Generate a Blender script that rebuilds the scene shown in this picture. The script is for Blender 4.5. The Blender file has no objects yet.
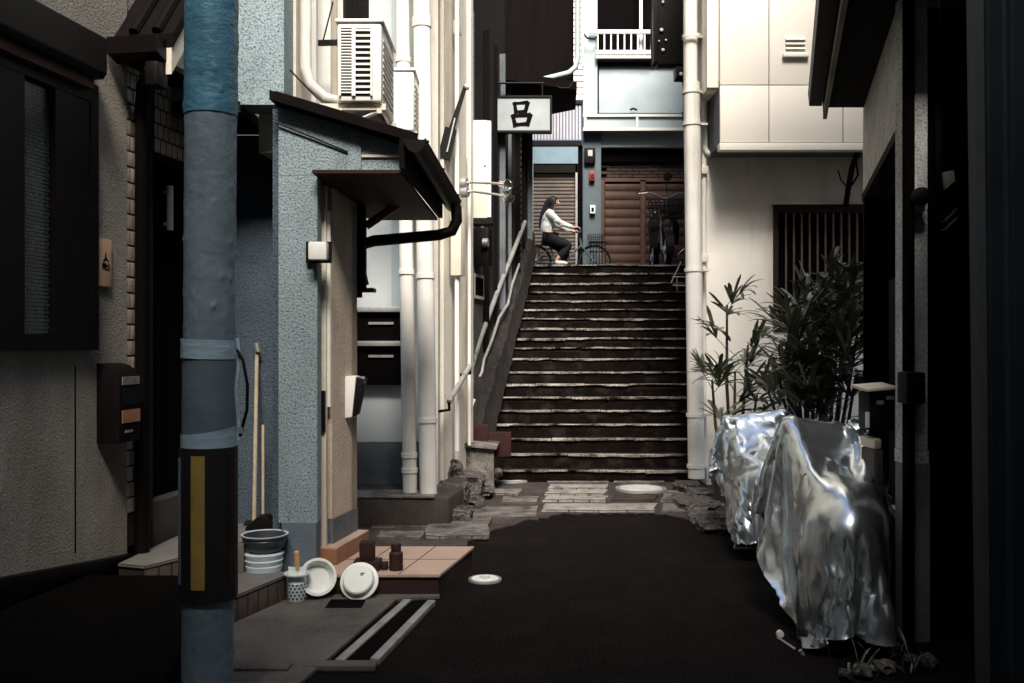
import bpy, bmesh, math, random
from mathutils import Vector, Matrix, noise
random.seed(11)
D = bpy.data
sc = bpy.context.scene
COL = sc.collection
R = math.radians
F, CX, CY, EYE = 940.0, 512.0, 341.5, 1.5        # lens in pixels, eye height 1.5 m


# ------------------------------------------------------------------ helpers
def at(px, py, Y):
    return Vector(((px - CX) / F * Y, Y, EYE - (py - CY) / F * Y))


class Frame:
    """a vertical wall plane: v runs along it away from the street mouth, u is its right-hand normal"""
    def __init__(s, x, y, slope):
        s.o = Vector((x, y, 0)); s.v = Vector((slope, 1, 0)).normalized()
        s.u = Vector((s.v.y, -s.v.x, 0))
        s.m = Matrix((s.u, s.v, (0, 0, 1))).transposed().to_4x4(); s.m.translation = s.o

    def P(s, u, v, z):
        return s.o + s.u * u + s.v * v + Vector((0, 0, z))

    def hit(s, px, py, u=0.0):
        r = Vector(((px - CX) / F, 1, -(py - CY) / F)); C = Vector((0, 0, EYE))
        t = (u + (s.o - C).dot(s.u)) / r.dot(s.u)
        p = C + r * t
        return (p - s.o).dot(s.v), p.z

    def hv(s, px, u=0.0):
        return s.hit(px, CY, u)[0]


WORLD = Frame(0, 0, 0)
SMOOTH = R(35)


class MB:
    def __init__(s, fr=None):
        s.bm = bmesh.new(); s.fr = fr or WORLD; s.mi = 0

    def _w(s, p, fr=None):
        f = fr or s.fr
        return f.P(p[0], p[1], p[2])

    def _faces(s, vs, fs):
        out = []
        for f in fs:
            try:
                fc = s.bm.faces.new([vs[i] for i in f]); fc.material_index = s.mi; out.append(fc)
            except ValueError:
                pass
        return out

    def box(s, a0, a1, b0, b1, c0, c1, bev=0.0):
        a0, a1 = sorted((a0, a1)); b0, b1 = sorted((b0, b1)); c0, c1 = sorted((c0, c1))
        vs = [s.bm.verts.new(s._w(p)) for p in
              ((a0, b0, c0), (a1, b0, c0), (a1, b1, c0), (a0, b1, c0), (a0, b0, c1), (a1, b0, c1), (a1, b1, c1), (a0, b1, c1))]
        fs = s._faces(vs, ((0, 3, 2, 1), (4, 5, 6, 7), (0, 1, 5, 4), (1, 2, 6, 5), (2, 3, 7, 6), (3, 0, 4, 7)))
        if bev > 0:
            ed = list({e for f in fs for e in f.edges})
            bmesh.ops.bevel(s.bm, geom=ed, offset=bev, segments=2, profile=0.6, affect='EDGES')
        return s

    def prism(s, pts, ext, world=False, bev=0.0):
        """polygon of 3-D points extruded by a vector (frame coordinates unless world)"""
        P = [Vector(p) if world else s._w(p) for p in pts]
        E = Vector(ext) if world else (s.fr.u * ext[0] + s.fr.v * ext[1] + Vector((0, 0, ext[2])))
        n = len(P)
        a = [s.bm.verts.new(p) for p in P]; b = [s.bm.verts.new(p + E) for p in P]
        fs = s._faces(a, [tuple(range(n))[::-1]]) + s._faces(b, [tuple(range(n))])
        for i in range(n):
            j = (i + 1) % n
            fs += s._faces([a[i], a[j], b[j], b[i]], [(0, 1, 2, 3)])
        bmesh.ops.recalc_face_normals(s.bm, faces=fs)
        if bev > 0:
            bmesh.ops.bevel(s.bm, geom=list({e for f in fs for e in f.edges}), offset=bev, segments=2, profile=0.6, affect='EDGES')
        return s

    def hexa(s, P8, world=True):
        P = [Vector(p) if world else s._w(p) for p in P8]
        vs = [s.bm.verts.new(p) for p in P]
        fs = s._faces(vs, ((0, 3, 2, 1), (4, 5, 6, 7), (0, 1, 5, 4), (1, 2, 6, 5), (2, 3, 7, 6), (3, 0, 4, 7)))
        bmesh.ops.recalc_face_normals(s.bm, faces=fs)
        return s

    def tube(s, pts, r, n=10, world=False, cap=True, flat=1.0):
        P = [Vector(p) if world else s._w(p) for p in pts]
        rr = r if isinstance(r, (list, tuple)) else [r] * len(P)
        rings = []; up = None
        for i, p in enumerate(P):
            if i == 0: t = P[1] - P[0]
            elif i == len(P) - 1: t = P[-1] - P[-2]
            else: t = (P[i + 1] - P[i]).normalized() + (P[i] - P[i - 1]).normalized()
            t.normalize()
            if up is None:
                up = Vector((0, 0, 1)) if abs(t.z) < 0.9 else Vector((0, 1, 0))
            a = t.cross(up); a.normalize(); b = a.cross(t); b.normalize(); up = b
            rings.append([s.bm.verts.new(p + a * (math.cos(q) * rr[i]) + b * (math.sin(q) * rr[i] * flat))
                          for q in [2 * math.pi * k / n for k in range(n)]])
        for A, B in zip(rings, rings[1:]):
            for k in range(n):
                s._faces([A[k], A[(k + 1) % n], B[(k + 1) % n], B[k]], [(0, 1, 2, 3)])
        if cap:
            s._faces(rings[0][::-1], [tuple(range(n))]); s._faces(rings[-1], [tuple(range(n))])
        return s

    def lathe(s, prof, mtx, n=32):
        """profile of (r, z) turned about z, placed by a world matrix"""
        rings = []
        for r, z in prof:
            if r < 1e-6:
                rings.append([s.bm.verts.new(mtx @ Vector((0, 0, z)))])
            else:
                rings.append([s.bm.verts.new(mtx @ Vector((r * math.cos(q), r * math.sin(q), z)))
                              for q in [2 * math.pi * k / n for k in range(n)]])
        for A, B in zip(rings, rings[1:]):
            for k in range(n):
                a = [A[k % len(A)], A[(k + 1) % len(A)]] if len(A) > 1 else [A[0]]
                b = [B[(k + 1) % len(B)], B[k % len(B)]] if len(B) > 1 else [B[0]]
                if len(a) + len(b) > 2:
                    s._faces(a + b, [tuple(range(len(a) + len(b)))])
        return s

    def grid(s, fn, nu, nv):
        vs = [[s.bm.verts.new(fn(i / nu, j / nv)) for j in range(nv + 1)] for i in range(nu + 1)]
        for i in range(nu):
            for j in range(nv):
                s._faces([vs[i][j], vs[i + 1][j], vs[i + 1][j + 1], vs[i][j + 1]], [(0, 1, 2, 3)])
        return s

    def build(s, name, mat, parent=None, smooth=True):
        me = D.meshes.new(name)
        if parent is not None:
            off = ORG[parent.name]
        else:
            xs = [v.co for v in s.bm.verts]
            lo = [min(c[i] for c in xs) for i in range(3)]; hi = [max(c[i] for c in xs) for i in range(3)]
            off = Vector(((lo[0] + hi[0]) / 2, (lo[1] + hi[1]) / 2, lo[2]))
        bmesh.ops.recalc_face_normals(s.bm, faces=s.bm.faces[:]) if not getattr(s, 'keep', False) else None
        for v in s.bm.verts: v.co -= off
        if smooth:
            for f in s.bm.faces: f.smooth = True
            for e in s.bm.edges:
                if len(e.link_faces) == 2 and e.link_faces[0].normal.angle(e.link_faces[1].normal, 0) > SMOOTH: e.smooth = False
        s.bm.to_mesh(me); s.bm.free()
        for m in (mat if isinstance(mat, (list, tuple)) else [mat]): me.materials.append(m)
        o = D.objects.new(name, me); COL.objects.link(o)
        if parent is not None: o.parent = parent
        else: o.location = off
        ORG[o.name] = off.copy()
        return o


ORG = {}


def tag(o, label=None, cat=None, group=None, kind=None):
    if label: o['label'] = label
    if cat: o['category'] = cat
    if group: o['group'] = group
    if kind: o['kind'] = kind
    return o


def thing(name, label, cat, loc, group=None):
    o = D.objects.new(name, None); COL.objects.link(o); o.location = loc; o.empty_display_size = 0.2
    ORG[o.name] = Vector(loc)
    return tag(o, label, cat, group)


def copy_tree(o, parent=None):
    c = o.copy(); COL.objects.link(c)
    if parent: c.parent = parent
    ORG[c.name] = ORG[o.name].copy()
    for ch in list(o.children): copy_tree(ch, c)
    return c


def skin_mesh(verts, radii, edges, root, sub=2):
    """a continuous body grown from a skeleton; returns a mesh in world coordinates"""
    me = D.meshes.new('skeleton'); me.from_pydata([tuple(v) for v in verts], edges, [])
    ob = D.objects.new('skeleton', me); COL.objects.link(ob)
    ob.modifiers.new('skin', 'SKIN')
    if not me.skin_vertices: 
        bpy.context.view_layer.objects.active = ob
    for i, sv in enumerate(me.skin_vertices[0].data):
        r = radii[i]; sv.radius = r if isinstance(r, tuple) else (r, r); sv.use_root = (i == root)
    ms = ob.modifiers.new('sub', 'SUBSURF'); ms.levels = sub; ms.render_levels = sub
    dg = bpy.context.evaluated_depsgraph_get(); dg.update()
    out = D.meshes.new_from_object(ob.evaluated_get(dg))
    D.objects.remove(ob); D.meshes.remove(me)
    return out


def link_mesh(name, me, mat, parent):
    off = ORG[parent.name]
    me.transform(Matrix.Translation(-off)); me.name = name
    me.materials.clear(); me.materials.append(mat)
    for p in me.polygons: p.use_smooth = True
    o = D.objects.new(name, me); COL.objects.link(o); o.parent = parent; ORG[o.name] = off.copy()
    return o


# ------------------------------------------------------------------ materials
def mat(name, col, rough=0.8, var=0.2, vs=3.0, bump=0.0, bs=60.0, metal=0.0, stain=None, stain_amt=0.5, stain_scale=1.2,
        streak=1.0, speck=None, spec=0.35, aniso=(1, 1, 1), coat=0.0, trans=0.0, edge=0.55):
    m = D.materials.new(name); m.use_nodes = True
    nt = m.node_tree; N = nt.nodes; L = nt.links
    bs_ = N['Principled BSDF']
    geo = N.new('ShaderNodeNewGeometry')

    def mapped(scale):
        mp = N.new('ShaderNodeMapping'); mp.inputs['Scale'].default_value = scale
        L.new(geo.outputs['Position'], mp.inputs['Vector']); return mp.outputs['Vector']

    def noise_n(sc_, detail=5.0, scale=(1, 1, 1), rough_=0.6):
        n = N.new('ShaderNodeTexNoise'); n.inputs['Scale'].default_value = sc_; n.inputs['Detail'].default_value = detail
        n.inputs['Roughness'].default_value = rough_
        L.new(mapped(scale), n.inputs['Vector']); return n.outputs['Fac']

    def ramp(src, a, b):
        r = N.new('ShaderNodeMapRange'); r.inputs['From Min'].default_value = a; r.inputs['From Max'].default_value = b
        L.new(src, r.inputs['Value']); return r.outputs['Result']

    def mixc(fac, a, b):
        x = N.new('ShaderNodeMix'); x.data_type = 'RGBA'
        if isinstance(fac, float): x.inputs[0].default_value = fac
        else: L.new(fac, x.inputs[0])
        for k, c in ((6, a), (7, b)):
            if isinstance(c, tuple): x.inputs[k].default_value = (*c, 1)
            else: L.new(c, x.inputs[k])
        return x.outputs[2]

    lo = tuple(max(0, c * (1 - var)) for c in col); hi = tuple(min(1, c * (1 + var)) for c in col)
    out = mixc(ramp(noise_n(vs, 6, aniso), 0.3, 0.7), lo, hi)
    if stain:
        f = ramp(noise_n(stain_scale, 7, (1, 1, 1.0 / streak), 0.65), edge, edge + 0.2)
        mul = N.new('ShaderNodeMath'); mul.operation = 'MULTIPLY'; L.new(f, mul.inputs[0]); mul.inputs[1].default_value = stain_amt
        out = mixc(mul.outputs[0], out, stain)
    if speck:
        f = ramp(noise_n(speck[0], 2, (1, 1, 1), 0.5), 0.5, 0.68)
        mul = N.new('ShaderNodeMath'); mul.operation = 'MULTIPLY'; L.new(f, mul.inputs[0]); mul.inputs[1].default_value = speck[1]
        out = mixc(mul.outputs[0], out, speck[2])
    L.new(out, bs_.inputs['Base Color'])
    bs_.inputs['Roughness'].default_value = rough; bs_.inputs['Metallic'].default_value = metal
    bs_.inputs['Specular IOR Level'].default_value = spec
    if coat: bs_.inputs['Coat Weight'].default_value = coat
    if trans: bs_.inputs['Transmission Weight'].default_value = trans
    if rough < 0.7 and metal < 0.5:
        L.new(ramp(noise_n(vs * 4, 4), -0.2, 1.2), N.new('ShaderNodeMath').inputs[0])
    if bump:
        b = N.new('ShaderNodeBump'); b.inputs['Strength'].default_value = min(1, bump); b.inputs['Distance'].default_value = 0.012
        L.new(noise_n(bs, 4, aniso), b.inputs['Height']); L.new(b.outputs['Normal'], bs_.inputs['Normal'])
    return m


BLK = (0.010, 0.008, 0.008)
m_asphalt = mat('asphalt', (0.0048, 0.0034, 0.0031), 0.85, 0.5, 5, 1.0, 90, stain=(0.014, 0.010, 0.009), stain_amt=0.7, stain_scale=2.2, edge=0.5, speck=(110, 0.65, (0.050, 0.042, 0.038)), spec=0.04)
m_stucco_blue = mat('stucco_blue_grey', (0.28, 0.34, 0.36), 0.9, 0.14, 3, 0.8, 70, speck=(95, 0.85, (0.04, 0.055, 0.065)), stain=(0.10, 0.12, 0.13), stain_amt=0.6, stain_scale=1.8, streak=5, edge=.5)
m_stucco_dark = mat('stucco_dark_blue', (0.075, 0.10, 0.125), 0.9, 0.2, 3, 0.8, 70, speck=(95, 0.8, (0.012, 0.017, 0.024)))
m_stucco_near = mat('stucco_warm_grey', (0.33, 0.30, 0.25), 0.92, 0.18, 2.2, 0.8, 80, speck=(110, 0.6, (0.14, 0.12, 0.10)), stain=(0.13, 0.10, 0.08), stain_amt=0.7, stain_scale=1.1, streak=3, edge=0.5)
m_beige = mat('plaster_beige', (0.58, 0.48, 0.37), 0.9, 0.14, 4, 0.5, 60, speck=(90, 0.35, (0.2, 0.14, 0.10)), stain=(0.30, 0.20, 0.12), stain_amt=0.5, streak=5)
m_base_grey = mat('mortar_base_grey', (0.12, 0.13, 0.14), 0.9, 0.25, 5, 0.5, 50, stain=(0.05, 0.05, 0.05), stain_amt=0.5)
m_pale = mat('plaster_pale_blue', (0.52, 0.55, 0.54), 0.85, 0.08, 2, 0.2, 40, stain=(0.26, 0.28, 0.28), stain_amt=0.55, stain_scale=1.4, streak=8)
m_pale_stain = mat('plaster_stained_cream', (0.64, 0.59, 0.50), 0.85, 0.12, 2, 0.35, 40, stain=(0.22, 0.16, 0.10), stain_amt=0.75, stain_scale=1.8, streak=9, edge=0.48)
m_white = mat('plaster_white', (0.83, 0.78, 0.69), 0.8, 0.06, 1.5, 0.35, 50, stain=(0.40, 0.35, 0.28), stain_amt=0.55, stain_scale=1.6, streak=5, edge=0.55)
m_panel = mat('siding_white', (0.74, 0.69, 0.60), 0.6, 0.03, 1.0, 0.05, 30, stain=(0.66, 0.60, 0.50), stain_amt=0.4, streak=6, edge=0.6)
m_cream = mat('painted_cream', (0.66, 0.59, 0.48), 0.6, 0.1, 5, 0.1, 30, stain=(0.3, 0.25, 0.18), stain_amt=0.4, streak=3)
m_pipe = mat('pvc_white', (0.74, 0.71, 0.65), 0.45, 0.07, 3, 0.05, 20, stain=(0.28, 0.25, 0.20), stain_amt=0.65, stain_scale=3.0, streak=10, edge=0.5)
m_whitepaint = mat('white_enamel', (0.80, 0.78, 0.72), 0.4, 0.05, 6, 0.03, 20, stain=(0.4, 0.36, 0.3), stain_amt=0.4, stain_scale=6, edge=0.58)
m_black = mat('black_paint', (0.006, 0.004, 0.004), 0.55, 0.3, 6, 0.1, 30, spec=0.15)
m_void = mat('dark_interior', (0.003, 0.002, 0.002), 0.95, 0.2, 3, spec=0.05)
m_darkwood = mat('dark_wood', (0.0045, 0.0025, 0.0022), 0.75, 0.4, 8, 0.3, 40, aniso=(1, 1, 0.1), spec=0.08)
m_brownmetal = mat('bronze_aluminium', (0.005, 0.003, 0.0028), 0.5, 0.3, 5, 0.05, 30, spec=0.15)
m_soffit = mat('soffit_board', (0.030, 0.012, 0.008), 0.7, 0.3, 6, 0.2, 40, aniso=(0.15, 1, 1), spec=0.2)
m_brown = mat('brown_wood', (0.085, 0.034, 0.020), 0.6, 0.3, 6, 0.2, 40, aniso=(0.15, 1, 1), spec=0.25)
m_shutter = mat('rolling_shutter_brown', (0.085, 0.047, 0.034), 0.5, 0.2, 4, 0.05, 30, stain=(0.05, 0.03, 0.02), stain_amt=0.6, streak=4, spec=0.3)
m_shutter_grey = mat('rolling_shutter_grey', (0.22, 0.18, 0.155), 0.5, 0.2, 4, 0.05, 30, stain=(0.07, 0.05, 0.04), stain_amt=0.6, streak=4)
m_tilebrick = mat('facing_tile_cream', (0.46, 0.38, 0.31), 0.35, 0.18, 9, 0.05, 40, spec=0.5)
m_grout = mat('dark_grout', (0.02, 0.015, 0.013), 0.9, 0.2, 9)
m_terrace = mat('terrace_tile_pink', (0.43, 0.30, 0.235), 0.45, 0.12, 4, 0.1, 60, stain=(0.22, 0.12, 0.09), stain_amt=0.4, stain_scale=2.5)
m_terrace_side = mat('terrace_brick_side', (0.022, 0.008, 0.006), 0.7, 0.3, 6, 0.2, 60)
m_orange = mat('threshold_tile_orange', (0.25, 0.115, 0.06), 0.5, 0.2, 6, 0.1, 60, stain=(0.12, 0.05, 0.03), stain_amt=0.5)
m_steptile = mat('step_tile_grey', (0.17, 0.155, 0.14), 0.6, 0.2, 6, 0.2, 60, stain=(0.08, 0.06, 0.05), stain_amt=0.6, stain_scale=3)
m_steptile_side = mat('step_tile_riser', (0.10, 0.072, 0.06), 0.6, 0.3, 8, 0.2, 60)
m_concrete = mat('concrete_apron', (0.095, 0.085, 0.075), 0.85, 0.25, 2.2, 0.5, 70, stain=(0.035, 0.028, 0.024), stain_amt=0.8, stain_scale=1.6, edge=0.45, speck=(140, 0.3, (0.24, 0.22, 0.2)))
m_steel = mat('galvanised_steel', (0.42, 0.41, 0.39), 0.5, 0.2, 8, 0.1, 40, metal=0.6, stain=(0.12, 0.09, 0.07), stain_amt=0.6, stain_scale=6)
m_stone = mat('worn_stone', (0.17, 0.15, 0.135), 0.8, 0.5, 7, 1.0, 30, stain=(0.020, 0.014, 0.012), stain_amt=0.95, stain_scale=5.5, edge=0.46, speck=(60, 0.6, (0.05, 0.042, 0.038)))
m_rubble = mat('rubble_stone', (0.075, 0.063, 0.056), 0.85, 0.6, 7, 1.0, 26, stain=(0.008, 0.006, 0.005), stain_amt=0.95, stain_scale=5, edge=0.42, speck=(50, 0.6, (0.26, 0.24, 0.21)))
m_stone_dark = mat('mossy_stone', (0.045, 0.034, 0.030), 0.9, 0.5, 4, 1.0, 26, stain=(0.010, 0.007, 0.006), stain_amt=0.8, stain_scale=3)
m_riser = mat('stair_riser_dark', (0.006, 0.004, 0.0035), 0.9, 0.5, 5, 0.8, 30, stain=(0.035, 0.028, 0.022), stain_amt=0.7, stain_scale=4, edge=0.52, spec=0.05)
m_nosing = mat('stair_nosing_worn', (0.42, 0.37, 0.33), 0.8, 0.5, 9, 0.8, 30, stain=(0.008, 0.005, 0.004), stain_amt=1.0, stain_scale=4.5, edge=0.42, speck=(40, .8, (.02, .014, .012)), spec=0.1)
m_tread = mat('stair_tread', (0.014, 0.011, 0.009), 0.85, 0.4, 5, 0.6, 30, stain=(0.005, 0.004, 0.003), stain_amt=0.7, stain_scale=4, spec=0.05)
m_windowbrown = mat('window_frame_dark_brown', (0.028, 0.013, 0.010), 0.6, 0.3, 6, 0.1, 30, spec=0.15)
m_stonelight = mat('flagstone_light', (0.30, 0.27, 0.24), 0.8, 0.35, 8, 1.0, 40, stain=(0.03, 0.022, 0.018), stain_amt=0.9, stain_scale=7, edge=0.53, speck=(70, 0.55, (0.10, 0.085, 0.075)))
m_railpaint = mat('handrail_grey', (0.34, 0.33, 0.31), 0.4, 0.2, 6, 0.1, 30, metal=0.4, stain=(0.05, 0.035, 0.03), stain_amt=0.7, stain_scale=7, edge=0.56)
m_iron = mat('cast_iron_worn', (0.52, 0.50, 0.46), 0.6, 0.2, 10, 0.3, 60, stain=(0.10, 0.08, 0.07), stain_amt=0.5, stain_scale=8)
m_redbrick = mat('brick_dark_red', (0.022, 0.003, 0.0028), 0.85, 0.3, 8, 0.5, 60)
m_rust = mat('leaf_litter', (0.09, 0.035, 0.018), 0.9, 0.5, 20, 0.8, 60)
m_poleblue = mat('pole_wrap_blue', (0.06, 0.17, 0.25), 0.45, 0.3, 9, 0.45, 24, aniso=(1, 1, 1.6), stain=(0.10, 0.24, 0.32), stain_amt=0.5, stain_scale=9, edge=0.5)
m_polegrey = mat('pole_paint_blue_grey', (0.15, 0.20, 0.235), 0.42, 0.2, 5, 0.35, 26, stain=(0.03, 0.05, 0.07), stain_amt=0.4, stain_scale=5, streak=4)
m_rubber = mat('pole_rubber_sleeve', (0.10, 0.135, 0.165), 0.6, 0.15, 5, 0.2, 14)
m_tape = mat('silver_blue_tape', (0.30, 0.42, 0.50), 0.4, 0.15, 8, 0.3, 12, aniso=(1, 1, 4))
m_guard = mat('pole_guard_black', (0.012, 0.009, 0.009), 0.6, 0.2, 5, 0.1, 30)
m_yellow = mat('guard_stripe_yellow', (0.34, 0.23, 0.06), 0.6, 0.2, 6, 0.1, 30, stain=(0.03, 0.02, 0.01), stain_amt=0.7, stain_scale=7, edge=0.6)
m_rustred = mat('guard_edge_rust', (0.022, 0.006, 0.004), 0.7, 0.3, 6)
m_woodplate = mat('nameplate_wood', (0.60, 0.40, 0.26), 0.5, 0.12, 5, 0.1, 30, aniso=(1, 1, 0.15))
m_ink = mat('ink_black', (0.006, 0.004, 0.004), 0.9, 0.1, spec=0.03)
m_woodlabel = mat('mailbox_label_wood', (0.35, 0.17, 0.08), 0.5, 0.2, 10)
m_signface = mat('sign_face_blue_grey', (0.30, 0.33, 0.33), 0.55, 0.15, 3, 0.05, 10, stain=(0.24, 0.28, 0.29), stain_amt=0.7, stain_scale=4, edge=0.48)
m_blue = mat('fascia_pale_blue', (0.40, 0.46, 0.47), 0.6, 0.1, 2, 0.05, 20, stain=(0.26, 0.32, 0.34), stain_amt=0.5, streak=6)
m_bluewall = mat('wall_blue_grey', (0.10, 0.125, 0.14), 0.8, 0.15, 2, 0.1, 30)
m_awning = mat('awning_blue', (0.20, 0.28, 0.33), 0.7, 0.15, 2, 0.1, 20)
m_redbox = mat('alarm_red', (0.30, 0.02, 0.015), 0.5, 0.1)
m_silver = mat('silver_cover', (0.76, 0.82, 0.84), 0.26, 0.05, 3, 0.06, 16, metal=0.95, stain=(0.5, 0.54, 0.56), stain_amt=0.5, stain_scale=5)
m_silver2 = mat('silver_cover_crinkled', (0.78, 0.84, 0.86), 0.28, 0.05, 3, 0.12, 22, metal=0.93, stain=(0.5, 0.54, 0.56), stain_amt=0.5, stain_scale=5)
m_leaf = mat('palm_leaf', (0.13, 0.14, 0.09), 0.28, 0.6, 9, 0.0, spec=0.7)
m_cane = mat('palm_cane', (0.075, 0.060, 0.038), 0.8, 0.3, 20, 0.4, 60)
m_pot = mat('pot_dark_blue', (0.045, 0.048, 0.060), 0.35, 0.2, 5, spec=0.5)
m_jacket = mat('jacket_white', (0.74, 0.76, 0.72), 0.8, 0.06, 20, 0.3, 30)
m_skirt = mat('cloth_black', (0.012, 0.011, 0.012), 0.9, 0.2, 20)
m_hair = mat('hair_black', (0.012, 0.008, 0.007), 0.45, 0.3, 60, 0.4, 90, aniso=(1, 1, 0.1))
m_skin = mat('skin', (0.60, 0.40, 0.30), 0.55, 0.05, 20)
m_chrome = mat('chrome', (0.62, 0.61, 0.58), 0.22, 0.05, 5, metal=1.0)
m_grass_glass = mat('patterned_glass', (0.055, 0.062, 0.055), 0.25, 0.25, 30, 0.0, spec=0.6)
m_sheet = mat('corrugated_sheet_blue', (0.010, 0.015, 0.020), 0.5, 0.4, 2, 0.2, 20, stain=(0.06, 0.085, 0.10), stain_amt=0.4, stain_scale=1.6, streak=7)
m_curtain = mat('curtain_beige', (0.5, 0.42, 0.33), 0.9, 0.1, 10)
m_glass = mat('window_glass_dark', (0.012, 0.013, 0.015), 0.08, 0.2, 3, spec=0.6)
m_broom = mat('broom_handle_wood', (0.42, 0.34, 0.24), 0.55, 0.2, 12)
m_handle = mat('trowel_handle_wood', (0.60, 0.36, 0.14), 0.45, 0.15, 20)
m_palewhite = mat('ceramic_white', (0.82, 0.83, 0.78), 0.28, 0.04, 5, spec=0.5)
m_ceramic_blue = mat('ceramic_blue_white', (0.56, 0.64, 0.66), 0.3, 0.08, 12, 0.3, 40, spec=0.5)
# ------------------------------------------------------------------ ground, stairs, upper street
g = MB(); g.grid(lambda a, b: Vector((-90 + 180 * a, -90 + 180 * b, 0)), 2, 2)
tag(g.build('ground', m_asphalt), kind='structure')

Y0, YT, ZT = 9.9, 14.2, 2.66
nos_y = [470, 454, 438.5, 424, 410, 397, 384, 371.5, 358.5, 347.5, 338, 328, 318.5, 309, 300.5, 291.7, 283, 273, 264.5]
NS = len(nos_y); TR = (YT - Y0) / (NS - 1)
step_y = [Y0 + TR * k for k in range(NS)]
step_z = [EYE - (p - CY) / F * y for p, y in zip(nos_y, step_y)]
step_z[-1] = ZT


def stair_l(y): return -0.28 + 0.142 * (y - 9.9)
def stair_r(y): return 1.86 + 0.19 * (y - 9.9)


st = MB()
rnd = random.Random(4)
for k in range(NS):
    y, z = step_y[k], step_z[k]
    zb = step_z[k - 1] if k else 0.0
    y2 = step_y[k + 1] if k < NS - 1 else YT + 0.3
    xl, xr = stair_l(y), stair_r(y)
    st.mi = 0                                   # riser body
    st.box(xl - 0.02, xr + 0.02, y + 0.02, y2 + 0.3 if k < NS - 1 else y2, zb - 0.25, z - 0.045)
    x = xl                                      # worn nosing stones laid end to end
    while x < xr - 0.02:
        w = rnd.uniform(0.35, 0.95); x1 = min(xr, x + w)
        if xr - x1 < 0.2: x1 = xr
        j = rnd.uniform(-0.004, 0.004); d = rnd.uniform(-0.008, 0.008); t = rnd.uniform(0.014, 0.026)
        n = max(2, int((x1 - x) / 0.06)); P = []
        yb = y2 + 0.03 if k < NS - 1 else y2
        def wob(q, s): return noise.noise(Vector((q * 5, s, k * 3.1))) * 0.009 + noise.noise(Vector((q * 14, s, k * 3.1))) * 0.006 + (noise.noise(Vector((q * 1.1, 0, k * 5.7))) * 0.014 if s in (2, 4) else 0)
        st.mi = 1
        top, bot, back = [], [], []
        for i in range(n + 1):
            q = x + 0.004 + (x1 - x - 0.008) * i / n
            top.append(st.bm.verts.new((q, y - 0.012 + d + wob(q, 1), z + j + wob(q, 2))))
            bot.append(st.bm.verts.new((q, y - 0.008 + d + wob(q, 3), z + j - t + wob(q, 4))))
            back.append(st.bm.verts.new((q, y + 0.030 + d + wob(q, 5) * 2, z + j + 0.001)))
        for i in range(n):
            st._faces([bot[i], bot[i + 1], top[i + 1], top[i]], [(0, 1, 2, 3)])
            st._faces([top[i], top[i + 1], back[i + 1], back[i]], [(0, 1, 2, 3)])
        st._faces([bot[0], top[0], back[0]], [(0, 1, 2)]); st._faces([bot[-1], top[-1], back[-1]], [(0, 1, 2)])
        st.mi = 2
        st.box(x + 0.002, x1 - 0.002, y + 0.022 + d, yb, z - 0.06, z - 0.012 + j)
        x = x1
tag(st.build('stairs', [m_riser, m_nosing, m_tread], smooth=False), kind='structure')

us = MB(); us.box(-12, 14, YT + 0.28, 40, -0.5, ZT - 0.012)
us.build('upper_street', mat('upper_street_paving', (0.06, 0.05, 0.045), 0.85, 0.3, 3, 0.4, 60)); tag(D.objects['upper_street'], kind='structure')

# paved threshold of old flagstones in front of the stairs
pv = MB()
rnd = random.Random(9)
pv.mi = 0
BORD = [(-0.42, 6.7), (-0.22, 7.3), (0.20, 7.9), (0.45, 8.12), (0.88, 8.16), (1.30, 8.12), (1.62, 7.7), (1.9, 7.2)]
bpts = []
for (xa_, ya_), (xb_, yb_) in zip(BORD, BORD[1:]):
    for i in range(9):
        t_ = i / 9; bpts.append((xa_ + (xb_ - xa_) * t_ + rnd.uniform(-.03, .03), ya_ + (yb_ - ya_) * t_ + rnd.uniform(-.05, .05), .004))
pv.prism([(-1.7, 6.45, 0.004), *bpts, (1.9, 7.2, .004), (2.2, 7.3, 0.004), (2.2, 10.3, 0.004), (-1.6, 10.3, 0.004)], (0, 0, 0.012))
pv.mi = 1
slabs = [(547, 485, 609, 473.5, 1), (547, 491.5, 606, 487.5, 2), (545, 497.5, 605, 493.5, 2), (542, 504, 606, 500, 2), (613, 486, 664, 475, 1), (541, 514, 655, 507, 2),
         (470, 520, 536, 509, 1), (424, 541, 488, 521, 1), (376, 541, 422, 534, 1), (372, 530, 470, 525, 1), (500, 505, 536, 499, 1), (488, 497, 520, 492, 1), (540, 474, 606, 470.5, 2),
         (660, 504, 690, 494, 1), (660, 515, 700, 506, 1), (612, 503, 655, 497.5, 0), (470, 497, 486, 490, 0)]
for (x0, y0, x1, y1, mi_) in slabs:
    pv.mi = mi_
    Ya = 1410 / (y0 - CY); Yb = 1410 / (y1 - CY)
    a, b = at(x0, y0, Ya), at(x1, y0, Ya); c, d = at(x1 + 3, y1, Yb), at(x0 + 4, y1, Yb)
    h = rnd.uniform(0.026, 0.042)
    pts = []
    for p, q in ((a, b), (b, c), (c, d), (d, a)):
        for i in range(4):
            t = i / 4; w = p.lerp(q, t)
            pts.append((w.x + rnd.uniform(-.012, .012), w.y + rnd.uniform(-.02, .02), 0.008))
    pv.prism(pts, (0, 0, h - 0.008), bev=0.006)
tag(pv.build('flagstone_paving', [m_stone_dark, m_stone, m_stonelight]), kind='structure')

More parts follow.
